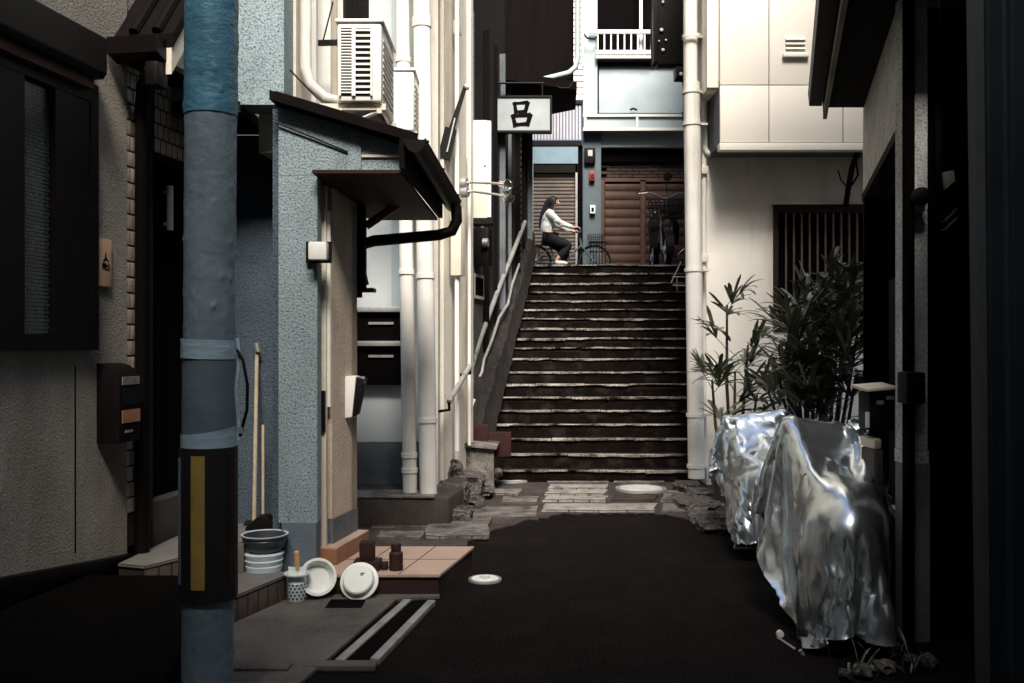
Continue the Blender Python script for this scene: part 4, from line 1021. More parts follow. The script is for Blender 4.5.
for (a, b_, c, d, mt_, lab, nm) in ((584.5, 595.5, 147.5, 163, m_black, 'black electric meter box high on the blue grey column', 'meter_box'), (589.5, 595, 171.5, 180.5, m_redbox, 'small red alarm box on the blue grey column', 'alarm_box'), (590, 595.5, 205, 213.5, m_whitepaint, 'small white switch box on the blue grey column', 'switch_box')):
    t = thing(nm, lab, nm.replace('_', ' '), (at(a, d, 18.2).x, 18.2, at(a, d, 18.2).z))
    bx(a, b_, c, d, 18.2, 18.296, .015).build('casing', mt_, t)
    if nm == 'meter_box': bx(588, 592.5, 150, 156, 18.185, 18.199).build('window', m_steel, t)
    elif nm == 'switch_box': bx(591.5, 594, 207.5, 211, 18.185, 18.199).build('switch', m_black, t)
    else: bx(591, 593.6, 174, 178, 18.185, 18.199).build('button', m_rustred, t)
# balcony railing and window post
b = MB(); p, q_ = at(590, 32, 18.2), at(652, 29, 18.2)
rb = thing('balcony_railing', 'white balcony railing with vertical bars on the blue grey building', 'railing', (2.1, 18.25, p.z - .5))
bx(589, 651.5, 29.5, 33.5, 18.22, 18.28, .01).build('top_rail', m_whitepaint, rb)
bx(596, 651.5, 50, 54, 18.22, 18.28).build('bottom_rail', m_whitepaint, rb); bx(596, 651.5, 55.5, 58, 18.22, 18.28).build('bottom_rail', m_whitepaint, rb)
for i in range(9): bx(597 + i * 6.7, 598.4 + i * 6.7, 33.6, 58, 18.235, 18.265).build('bar', m_whitepaint, rb)
bx(639.5, 642.5, -60, 50, 18.40, 18.46).build('window_post', m_whitepaint, bb)
b = MB(); b.tube([at(583, 33, 18.15), at(587, 38, 18.15), at(594, 39, 18.15), at(597, 37, 18.2)], .018, 6); b.build('hose', m_black, bb)
b = MB(); b.tube([at(630, 110, 18.35), at(633, 108.5, 18.33), at(637, 110, 18.35)], .02, 6); b.build('spout', m_black, bb)

# left neighbour: white siding, ribbed balcony, blue awning, grey rolling shutter
bl = thing('building', 'white sided building with ribbed balcony and grey rolling shutter behind the cyclist', 'building', (.8, 18, ZT))
YL = 18.0
b = MB(); z0, z1 = at(0, 100, 18.3).z, at(0, -160, 18.3).z
n = int((z1 - z0) / .12)
for i in range(n): b.prism([(-1.5, 18.3, z0 + i * .12), (-1.5, 18.28, z0 + i * .12 + .004), (-1.5, 18.3, z0 + i * .12 + .118)], (at(582.5, 0, 18.3).x + 1.5, 0, 0))
b.box(-1.5, at(582.5, 0, 18.3).x, 18.301, 18.6, z0, z1); b.build('siding', m_panel, bl)
b = MB(); p, q_ = at(500, 140, YL), at(581.5, 103, YL)
for i in range(26):
    x = p.x + (q_.x - p.x) * i / 26; wx = (q_.x - p.x) / 26
    b.box(x + .008, x + wx - .012, YL - .02, YL, p.z, q_.z - .03)
b.build('balcony_panel', mat('balcony_ribbed_lilac', (0.44, 0.42, 0.47), .6, .1, 3), bl)
b = MB(); b.box(p.x, q_.x, YL + .001, YL + .03, p.z, q_.z - .04); b.build('balcony_back', m_bluewall, bl)
bx(500, 582, 101.5, 104, YL - .05, YL + .05).build('balcony_rail', m_black, bl)
bx(500, 582, 140.5, 145.5, YL - .06, YL + .3).build('balcony_edge', m_black, bl)
bx(500, 578, 146, 163.5, YL - .04, YL + .1).build('awning', m_awning, bl)
bx(500, 578, 164, 172.5, YL - .02, YL + .1).build('shutter_box', m_brownmetal, bl)
p, q_ = at(500, 282, YL + .1), at(575, 173, YL + .1); n = 30; h = (q_.z - p.z) / n; b = MB()
for i in range(n):
    z = p.z + i * h; b.prism([(p.x, YL + .1, z), (p.x, YL + .075, z + h * .25), (p.x, YL + .07, z + h * .6), (p.x, YL + .1, z + h * .72)], (q_.x - p.x, 0, 0)); b.box(p.x, q_.x, YL + .101, YL + .12, z, z + h)
b.build('rolling_shutter', m_shutter_grey, bl)
bx(575.5, 577.5, 164, 282, YL - .02, YL + .12).build('shutter_guide', m_steel, bl)
bx(577.6, 582.6, 146, 282, YL + .02, YL + .3).build('gap_filler', m_void, bl)
bx(531.5, 533.2, 160, 282, YL - .5, YL - .45).build('post', m_blue, bl)
# iron gate by the column
gt = thing('iron_gate', 'low black iron gate beside the blue grey column behind the front wheel', 'gate', at(596, 270, 18.0))
for i in range(6): bx(590 + i * 3.0, 590.8 + i * 3.0, 242, 280, 17.98, 18.01).build('bar', m_black, gt)
bx(589, 607, 241.5, 243.5, 17.975, 18.015).build('top_rail', m_black, gt); bx(589, 607, 251, 252.4, 17.975, 18.015).build('middle_rail', m_black, gt)
b = MB(); c = at(537, 258, 17.6); b.lathe([(0, ZT - .012 - c.z), (.09, ZT - .012 - c.z), (.10, .0), (.06, .06), (.05, .12), (.02, .16), (0, .16)], Matrix.Translation(c), 16); tag(b.build('fire_bucket', m_orange), 'small orange canister on the upper street behind the bicycle wheel', 'canister')
# ------------------------------------------------------------------ the white house on the right of the stairs
YW = 9.75
wh = thing('house', 'white house with overhanging panelled upper storey right of the stairs', 'house', (2.9, YW, 0))
def bw(px0, px1, py0, py1, ya, yb, bev=0.0, b=None):
    p, q_ = at(px0, py1, ya), at(px1, py0, ya)
    b = b or MB(); b.box(p.x, q_.x, ya, yb, p.z, q_.z, bev=bev); return b
xw = at(706, 0, YW).x
xl0, xl1 = at(773, 0, YW).x, at(872, 0, YW).x
zl0, zl1 = at(0, 332, YW).z, at(0, 205, YW).z
b = MB(); b.box(xw, xl0, YW, YW + .25, 0, 4.2); b.box(xl0 + .001, xl1, YW, YW + .25, 0, zl0); b.box(xl0 + .001, xl1, YW, YW + .25, zl1, 4.2); b.box(xl1 + .001, 5.5, YW, YW + .25, 0, 4.2); b.build('wall', m_white, wh)
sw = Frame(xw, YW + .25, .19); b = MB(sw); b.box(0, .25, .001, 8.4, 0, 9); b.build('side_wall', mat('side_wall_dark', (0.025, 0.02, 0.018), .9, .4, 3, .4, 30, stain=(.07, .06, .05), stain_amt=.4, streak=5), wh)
# upper storeys
YO = 9.15
b = MB(); b.box(at(706.5, 0, YO + .1).x, 5.5, YO + .1, YW + .3, at(0, 90, YO + .1).z, 9); b.build('upper_wall', m_panel, wh)
b = MB(); xp0 = at(720, 0, YO).x; zp = at(0, 143, YO).z
b.box(xp0, 5.5, YO + .04, YW - .001, zp - .02, at(0, 80, YO).z); b.build('overhang', m_base_grey, wh)  # grey backing: shade of the panel gaps and underside put into its colour
seams = [719.8, 769, 843, 905]
for i, (px0, px1) in enumerate(zip(seams, seams[1:])):
    for py0, py1 in ((85.4, 142), (-75, 84.5)):
        if py0 < 0 and i == 1: px1 = 905
        if py0 < 0 and i == 2: continue
        b = bw(px0 + .4, px1 - .4, py0, py1, YO, YO + .039, .003); b.build('siding_panel', m_panel, wh)
b = bw(707, 719.6, -75, 87.5, YO + .06, YO + .099, .003); b.build('siding_panel', m_panel, wh)
b = bw(719.8, 870, 142.6, 150, YO - .015, YO + .1, .006); b.build('bottom_trim', m_panel, wh)
# ventilation louvre
v = MB(); c0, c1 = at(782, 55, YO), at(808, 35, YO)
v.box(c0.x + .015, c1.x - .015, YO - .006, YO - .0005, c0.z + .01, c1.z); vt = v.build('vent', m_panel, wh)
for i in range(4):
    b = MB(); z = c1.z - .025 - i * .045
    b.prism([(c0.x + .03, YO - .007, z), (c0.x + .03, YO - .035, z - .03), (c0.x + .03, YO - .03, z - .034), (c0.x + .03, YO - .007, z - .006)], (c1.x - c0.x - .06, 0, 0)); b.build('louvre', m_panel, vt)
    b = MB(); b.box(c0.x + .03, c1.x - .03, YO - .0075, YO - .0065, z - .03, z - .008); b.build('vent_gap', m_base_grey, vt)
b = MB(); b.box(c0.x, c1.x, YO - .05, YO - .0005, c0.z - .03, c0.z + .008, bev=.008); b.build('drip_lip', m_panel, vt)
# lattice window
b = MB(); T = .035
b.box(xl0 + .002, xl0 + .05, YW - .02, YW + .1, zl0 + .002, zl1 - .002); b.box(xl1 - .05, xl1 - .002, YW - .02, YW + .1, zl0 + .002, zl1 - .002)
b.box(xl0 + .051, xl1 - .051, YW - .02, YW + .1, zl1 - .08, zl1 - .002); b.box(xl0 + .051, xl1 - .051, YW - .02, YW + .1, zl0 + .002, zl0 + .07)
lw = b.build('window', m_windowbrown, wh)
b = MB(); b.box(xl0 + .05, xl1 - .05, YW + .06, YW + .09, zl0 + .07, zl1 - .08); b.build('pane', m_void, lw)
for i in range(10):
    x = xl0 + .135 + i * .082
    if x < xl1 - .06:
        b = MB(); b.box(x - .009, x + .009, YW - .005, YW + .02, zl0 + .071, zl1 - .081); b.build('bar', mat('lattice_bar', (.10, .075, .06), .5, .2, 8) if i == 0 else D.materials['lattice_bar'], lw)
b = MB(); b.box(xl0 - .03, xl1 + .03, YW - .05, YW - .001, zl1 + .002, zl1 + .03); b.build('lintel_trim', m_white, wh)
# pipes beside the wall
Yq = 9.45
b = MB(); r = .078; b.tube([at(696.5, 478, Yq), (at(692.5, 160, Yq).x, Yq, at(0, 160, Yq).z), (at(691.5, 83, Yq).x, Yq, at(0, 83, Yq).z)], .084, 22); dpv = b.build('drainpipe', m_pipe, wh)
b = MB(); b.tube([(at(691, 83, Yq).x, Yq + .03, at(0, 83, Yq).z + .004), (at(690, 0, Yq).x, Yq + .03, 9)], .071, 22); b.build('upper_drainpipe', m_pipe, wh)
for py in (37, 92, 124, 270, 415, 466):
    z = at(0, py, Yq).z; x = at(691.3 + 5 * max(0, py - 83) / 400, py, Yq).x
    b = MB(); b.lathe([(.086, -.02), (.094, -.018), (.094, .018), (.086, .02)], Matrix.Translation((x, Yq, z)), 22); b.box(x + .06, x + .16, Yq - .01, Yq + .31, z - .01, z + .01); b.build('clamp', m_pipe, dpv)
b = MB(); x = at(704, 200, YW - .06).x; b.tube([(x, YW - .06, .2), (x, YW - .06, 3.45), (x + .0, YW - .06, 9)], .026, 12); b.build('conduit', m_pipe, wh)
b = MB(); b.tube([(x, YW - .09, 4.2), (x, YW - .09, 3.50), (x + .02, YW - .10, 3.44), (xp0 + .02, YW - .11, 3.42)], .030, 12); b.build('branch_pipe', m_pipe, wh)
for py in (170, 258, 62):
    z = at(0, py, YW - .1).z; b = MB(); b.box(x - .035, x + .035, YW - .12, YW - .03, z - .04, z + .04, bev=.006); b.build('fitting', m_cream, wh)
b = MB(); c = at(851, 160, 9.4)
b.tube([at(858, 152, 9.4), at(852, 168, 9.4), at(848, 190, 9.5), at(846, 204, 9.7)], .03, 8); b.tube([at(838, 170, 9.6), at(841, 180, 9.6), at(848, 188, 9.6)], .008, 6); b.tube([at(856, 160, 9.4), at(858, 175, 9.4), at(852, 185, 9.5)], .012, 6); b.build('cable_bundle', m_black, wh)

# dark service pole with equipment between the white house and the shutters
spx = thing('service_pole', 'black service pole with transformer boxes in front of the blue grey building', 'utility pole', (at(689, 0, 14.9).x, 14.9, ZT))
b = MB(); x = at(689.5, 0, 14.9).x; b.tube([(x, 14.9, ZT - .02), (x, 14.9, 11)], .085, 16); b.build('shaft', m_black, spx)
for (a, c_, d, e) in ((658, 686, -60, 64), (654, 660, -30, 62), (676, 688, 66, 78)):
    bx(a, c_, d, e, 14.6, 14.85, .02).build('equipment_box', m_black, spx)
for (px, py, s) in ((661.5, 30, 4.2), (659, 41, 2), (666, 40, 2.4), (663, 50, 3.6), (663, 2, 3), (681, 74, 4)):
    b = MB(); c = at(px, py, 14.58); rr = s / F * 14.6 / 2; b.lathe([(0, rr), (rr * .8, rr * .6), (rr, 0), (rr * .7, -rr)], Matrix.Translation(c) @ Matrix.Rotation(R(90), 4, 'X'), 10); b.build('insulator', m_whitepaint, spx)
b = MB(); b.tube([at(652, 70, 14.7), at(651, 30, 14.7), at(653, -40, 14.7)], .012, 6); b.build('cable', m_black, spx)
b = MB(); b.tube([at(683, 80, 14.8), at(685, 95, 14.8), at(684, 112, 14.8)], .02, 6); b.tube([at(683, 112, 14.8), at(686, 130, 14.8)], .02, 6); b.build('cable', m_black, spx)

# ------------------------------------------------------------------ the dark house on the right with eave and pillar
RB = Frame(1.945, 4.7, .2915)
rh = thing('house', 'dark house with deep eave and stucco pillar at the right of the photo', 'house', (2.1, 4.8, 0))
vE = RB.hv(863)
m_strip = mat('pillar_stucco_grey', (0.72, 0.72, 0.69), .9, .2, 6, .8, 60, speck=(80, .6, (.08, .08, .078)), stain=(.25, .23, .20), stain_amt=.5, streak=4)
xa, xb, xcn, xd = at(903.5, 0, 4.7).x, at(904, 0, 4.7).x, at(915, 0, 4.7).x, at(927.5, 0, 4.7).x
b = MB(); b.box(xa, xd, 4.7, 4.80, .96, 3.25); b.build('pillar', m_strip, rh)
b = MB(); b.box(xa + .004, xd + .008, 4.69, 4.81, 0, .886); b.build('pillar_base', mat('pillar_base_dark', (0.24, 0.22, 0.19), .9, .3, 5, .5, 40, stain=(.06, .054, .048), stain_amt=.7, streak=4), rh)
b = MB(); b.box(xa, xd + .005, 4.695, 4.81, .890, .956); b.build('pillar_band', m_strip, rh)
b = MB(); xm = at(909.5, 0, 4.66).x; b.tube([(xm, 4.66, .02), (xm, 4.66, 3.2)], .024, 14); b.box(xm - .024, xm + .024, 4.67, 4.689, .02, 3.2); b.build('downpipe', m_void, rh)
b = MB(); p, q_ = at(904, 404, 4.6), at(923.5, 372, 4.6); b.box(p.x, q_.x, 4.57, 4.69, p.z, q_.z, bev=.015); b.build('junction_box', m_black, rh)
b = MB(RB); b.box(0, .2, .12, vE, 2.60, 3.26); b.build('wall', m_strip, rh)
b = MB(RB); b.box(-.008, .15, .115, vE + .004, 2.545, 2.598); b.build('lintel', m_darkwood, rh)
b = MB(RB); b.box(1.0, 1.2, .24, vE, 0, 3.2); b.box(.0, 1.0, vE - .12, vE - .002, 0, 2.54); b.box(.12, 1.0, .24, vE - .121, 2.48, 2.54); b.build('dark_entrance', m_void, rh)
b = MB(RB); b.box(.1, .9, .6, 1.6, 0, 1.9); b.build('entrance_partition', m_darkwood, rh)
# eave
EV0 = 4.25
def ev(Y, z, d=0):
    Y = max(Y, EV0)
    return (1.70 + .292 * (Y - 4.9) + d, Y, z)
b = MB(); b.hexa([ev(1.5, 3.23, .03), ev(1.5, 3.23, 3), ev(6.95, 3.23, 3), ev(6.95, 3.23, .03), ev(1.5, 3.30, .03), ev(1.5, 4.6, 3), ev(6.95, 4.6, 3), ev(6.95, 3.30, .03)]); b.build('roof', m_darkwood, rh)
b = MB(); b.hexa([ev(1.5, 3.20, 0), ev(1.5, 3.20, .028), ev(6.97, 3.20, .028), ev(6.97, 3.20, 0), ev(1.5, 3.36, 0), ev(1.5, 3.36, .028), ev(6.97, 3.36, .028), ev(6.97, 3.36, 0)]); b.build('fascia', m_darkwood, rh)
b = MB(); b.hexa([ev(1.5, 3.27, -.10), ev(1.5, 3.27, -.004), ev(6.99, 3.25, -.004), ev(6.99, 3.25, -.10), ev(1.5, 3.36, -.11), ev(1.5, 3.36, -.004), ev(6.99, 3.34, -.004), ev(6.99, 3.34, -.11)]); gt_ = b.build('gutter', m_brownmetal, rh)
b = MB(); b.hexa([ev(1.5, 3.15, .001), ev(1.5, 3.15, .030), ev(6.975, 3.15, .030), ev(6.975, 3.15, .001), ev(1.5, 3.197, .001), ev(1.5, 3.197, .030), ev(6.975, 3.197, .030), ev(6.975, 3.197, .001)]); b.build('fascia_edge', m_stucco_near, rh)
# unseen upper storey above the eave, its height set to cut the sky light
b = MB(); b.hexa([(3.0, 1.2, 3.3), (6.5, 1.2, 3.3), (6.5, 6.9, 3.3), (3.6, 6.9, 3.3), (3.0, 1.2, 9), (6.5, 1.2, 9), (6.5, 6.9, 9), (3.6, 6.9, 9)]); b.build('upper_storey', m_darkwood, rh)

# near shed: dark boards, steel edge, blue grey sheet
ns = thing('shed', 'black boarded shed with blue grey sheet cladding at the right edge', 'shed', (2.2, 4, 0))
b = MB(); b.box(xd + .03, 4.5, 4.76, 4.9, 0, 3.19); b.box(xd - .2, 4.5, 4.93, 5.0, 3.4, 8); b.build('board_wall', m_void, ns)  # second box: dark wall added above the pillar to keep that corner black
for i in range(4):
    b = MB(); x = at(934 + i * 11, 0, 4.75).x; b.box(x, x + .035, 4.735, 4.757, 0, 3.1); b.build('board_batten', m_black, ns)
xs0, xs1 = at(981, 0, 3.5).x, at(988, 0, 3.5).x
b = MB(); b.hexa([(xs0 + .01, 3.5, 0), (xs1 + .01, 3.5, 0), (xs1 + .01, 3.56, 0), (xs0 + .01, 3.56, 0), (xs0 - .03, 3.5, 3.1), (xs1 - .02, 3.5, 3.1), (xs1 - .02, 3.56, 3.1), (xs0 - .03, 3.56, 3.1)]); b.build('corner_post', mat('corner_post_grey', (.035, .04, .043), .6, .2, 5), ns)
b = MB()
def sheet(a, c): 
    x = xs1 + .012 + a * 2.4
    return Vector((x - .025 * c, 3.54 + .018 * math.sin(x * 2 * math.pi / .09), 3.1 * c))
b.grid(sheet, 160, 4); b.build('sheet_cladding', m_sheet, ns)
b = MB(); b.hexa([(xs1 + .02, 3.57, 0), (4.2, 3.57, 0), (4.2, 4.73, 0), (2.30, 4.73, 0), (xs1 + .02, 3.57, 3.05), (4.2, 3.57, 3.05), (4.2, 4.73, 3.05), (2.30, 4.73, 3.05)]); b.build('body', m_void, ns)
# things on the boards
b = MB(); c = at(946, 186, 4.6); b.prism([at(944, 172, 4.70), at(954, 170, 4.70), at(955.5, 181, 4.70), at(946, 189, 4.70)], (0, .03, 0), world=True, bev=.003); tag(b.build('wall_plate', m_cream), 'small pale plate on the black boarded shed', 'plate')
for i in range(1, 3):
    b = MB(); b.tube([at(945, 224 - i * -9 - 12, 4.7), at(957, 212 - i * -9 - 12, 4.7)], .008, 6); b.tube([at(945, 212 + i * 9, 4.7), (at(945, 212 + i * 9, 4.7).x, 4.74, at(945, 212 + i * 9, 4.7).z)], .006, 6)
    tag(b.build('hook', m_base_grey), 'small slanted metal hook on the black boarded shed', 'hook', 'hooks on the black boards')
t = thing('wall_lamp', 'round dark wall lamp on a pale base on the stucco pillar', 'lamp', at(923, 210, 4.66))
b = MB(); p, q_ = at(917, 211, 4.64), at(927, 190, 4.64); b.box(p.x, q_.x, 4.655, 4.699, p.z, q_.z, bev=.006); b.build('base', m_cream, t)
b = MB(); c = at(922, 196, 4.6); b.lathe([(0, .03), (.03, .022), (.045, 0), (.045, -.02), (.03, -.03)], Matrix.Translation(c) @ Matrix.Rotation(R(90), 4, 'X'), 20); b.build('globe', m_black, t)

# letter box and concrete gatepost by the scooters
t = thing('mailbox', 'black mailbox with pale lid on the gatepost behind the near covered scooter', 'mailbox', at(880, 432, 4.95))
Yl = 4.95; p, q_ = at(869, 431, Yl), at(895, 392, Yl)
b = MB(); b.box(p.x, q_.x, Yl, Yl + .16, p.z, q_.z, bev=.012); b.build('body', m_black, t)
b = MB(); b.hexa([(p.x - .03, Yl - .04, q_.z + .004), (q_.x + .0, Yl - .04, q_.z + .018), (q_.x, Yl + .18, q_.z + .03), (p.x - .03, Yl + .18, q_.z + .016), (p.x - .03, Yl - .04, q_.z + .016), (q_.x + .0, Yl - .04, q_.z + .030), (q_.x, Yl + .18, q_.z + .045), (p.x - .03, Yl + .18, q_.z + .031)]); b.build('lid', m_cream, t)
b = MB(); b.box(p.x + .04, p.x + .075, Yl - .006, Yl - .001, q_.z - .065, q_.z - .045); b.box(p.x + .09, p.x + .13, Yl - .006, Yl - .001, q_.z - .04, q_.z - .02); b.build('plate', m_steel, t)
b = MB(); b.tube([(p.x - .012, Yl - .01, p.z + .02), (p.x - .012, Yl - .01, p.z + .10)], .012, 8); b.build('handle', m_whitepaint, t)
t = thing('gatepost', 'weathered concrete gatepost below the black mailbox', 'gatepost', at(893, 600, 4.75))
p, q_ = at(884, 430, 4.97), at(903, 430, 4.75)
b = MB(); b.prism([(p.x, 4.98, 0), (1.90, 4.93, 0), (1.90, 5.12, 0), (p.x, 5.12, 0)], (0, 0, .93), bev=.01); b.build('post', m_concrete, t)
b = MB(); b.prism([(p.x - .015, 4.965, .932), (1.902, 4.932, .932), (1.902, 5.14, .932), (p.x - .015, 5.14, .932)], (0, 0, .055), bev=.01); b.build('cap', m_cream, t)

# stones, plant and litter at the near right corner
for i, (px, py, w_, h_) in enumerate(((846, 680, 12, 10), (862, 672, 20, 14), (884, 668, 22, 16), (929, 664, 16, 18), (912, 676, 14, 9))):
    Y = 4.15 + .05 * i; b = MB(); bmesh.ops.create_icosphere(b.bm, subdivisions=3, radius=1); c = at(px, py, Y)
    for v in b.bm.verts:
        n = v.co.copy(); k = 1 + .35 * noise.noise(n * 1.6 + Vector((i * 5, 0, 0)))
        v.co = Vector((c.x + n.x * k * w_ / F * Y / 2, Y + n.y * k * .05, max(.002, .03 + n.z * k * h_ / F * Y / 2)))
    tag(b.build('pebble', m_rubble), ['small pebble leftmost of the pale stones at the near right corner', 'pale stone second from the left at the near right corner', 'largest pale stone at the near right corner', 'pale stone standing rightmost at the near right corner', 'flat small stone between the larger pale stones at the near right corner'][i], 'stone', 'stones at the foot of the shed')
def frond_leaf(b, base, d, L, w, droop, roll=0.0, n=5, side_ref=None):
    d = d.normalized(); s = d.cross(Vector((0, 0, 1)))
    if s.length < .05: s = Vector((1, 0, 0))
    s.normalize(); s = Matrix.Rotation(roll, 3, d) @ s; up = s.cross(d)
    prev = None
    for i in range(n + 1):
        t = i / n; p = base + d * (L * t) + Vector((0, 0, -droop * L * t * t))
        ww = w * (.35 + .65 * min(1, t * 3)) * (1 if t < .8 else 1 - (t - .8) * 3.2) * .5
        cur = [b.bm.verts.new(p - s * ww + up * ww * .35), b.bm.verts.new(p), b.bm.verts.new(p + s * ww + up * ww * .35)]
        if prev:
            b._faces([prev[0], prev[1], cur[1], cur[0]], [(0, 1, 2, 3)]); b._faces([prev[1], prev[2], cur[2], cur[1]], [(0, 1, 2, 3)])
        prev = cur
t = thing('weed', 'small grassy weed among the pale stones at the near right corner', 'weed', (1.75, 4.3, 0)); b = MB(); rd = random.Random(3)
for i in range(34):
    base = Vector((rd.uniform(1.5, 1.95), rd.uniform(4.2, 4.5), 0)); frond_leaf(b, base, Vector((rd.uniform(-.6, .6), rd.uniform(-.6, .6), 1)), rd.uniform(.08, .2), .012, rd.uniform(.2, .8))
b.build('leaves', m_leaf, t)

# ------------------------------------------------------------------ lady palms in pots
def palm(label, canes, seed, potx, poty, potr, scale=1.0):
    rd = random.Random(seed)
    t = thing('lady_palm', label, 'palm', (potx, poty, 0))
    b = MB(); b.lathe([(0, 0), (potr * .75, 0), (potr, .26), (potr * 1.06, .26), (potr * 1.06, .30), (potr * .92, .30), (potr * .9, .26), (0, .25)], Matrix.Translation((potx, poty, 0)), 28); b.build('pot', m_pot, t)
    fo = MB()
    for (px, py, Y, nf) in canes:
        top = at(px, py, Y); base = Vector((potx + (top.x - potx) * .35, poty + (Y - poty) * .4, .24))
        mid = base.lerp(top, .55) + Vector((rd.uniform(-.03, .03), rd.uniform(-.03, .03), 0))
        b = MB(); b.tube([base, mid, top], [.017, .015, .010], 8)
        n = int((top - base).length / .06)
        b.build('cane', m_cane, t)
        for f in range(nf):
            az = rd.uniform(0, 2 * math.pi) if f else rd.uniform(-.5, .5); el = rd.uniform(.35, 1.3)
            frac = 1 - .35 * (f / max(1, nf)) * rd.uniform(.5, 1.2)
            org = base.lerp(top, frac) if frac < .6 else mid.lerp(top, (frac - .55) / .45 if frac < 1 else 1)
            d = Vector((math.cos(az) * math.cos(el), math.sin(az) * math.cos(el), math.sin(el)))
            pl = rd.uniform(.08, .20) * scale; hub = org + d * pl + Vector((0, 0, -.02))
            fo.tube([org, org + d * pl * .5, hub], .0035, 5)
            nl = rd.randint(6, 9); spread = R(rd.uniform(95, 135))
            sidev = d.cross(Vector((0, 0, 1))).normalized(); upv = sidev.cross(d)
            tiltq = Matrix.Rotation(rd.uniform(-.5, .5), 3, d)
            for q in range(nl):
                a = -spread / 2 + spread * q / (nl - 1) + rd.uniform(-.06, .06)
                ld = tiltq @ (d * math.cos(a) + sidev * math.sin(a)) + upv * rd.uniform(-.05, .25)
                frond_leaf(fo, hub, ld, rd.uniform(.28, .42) * scale * (1 - .18 * abs(a)), rd.uniform(.030, .044) * scale, rd.uniform(.05, .45), rd.uniform(-.4, .4))
    fo.keep = True
    fo.build('foliage', m_leaf, t)
    return t
palm('thin lady palm with a few tall canes against the white wall by the drainpipe', [(727, 305, 8.6, 5), (712, 380, 8.4, 4), (735, 372, 8.7, 5), (748, 345, 8.8, 5), (757, 395, 8.5, 4), (722, 415, 8.3, 3)], 21, at(735, 0, 8.5).x, 8.5, .22)
bush = [(790, 310, 7.9, 6), (812, 292, 8.1, 7), (826, 285, 7.8, 7), (800, 345, 7.6, 6), (835, 320, 7.7, 7), (780, 350, 7.8, 6), (845, 345, 7.6, 6), (815, 360, 7.4, 6), (790, 385, 7.4, 6), (832, 380, 7.4, 6), (768, 390, 7.8, 5), (850, 290, 7.8, 6), (805, 405, 7.3, 5), (845, 405, 7.3, 5),
        (778, 375, 7.5, 5), (858, 330, 7.5, 6), (856, 375, 7.3, 6), (798, 325, 7.5, 5), (840, 275, 7.9, 6), (812, 390, 7.2, 5)]
palm('bushy lady palm in front of the lattice window', bush, 8, at(815, 0, 7.7).x, 7.7, .34)
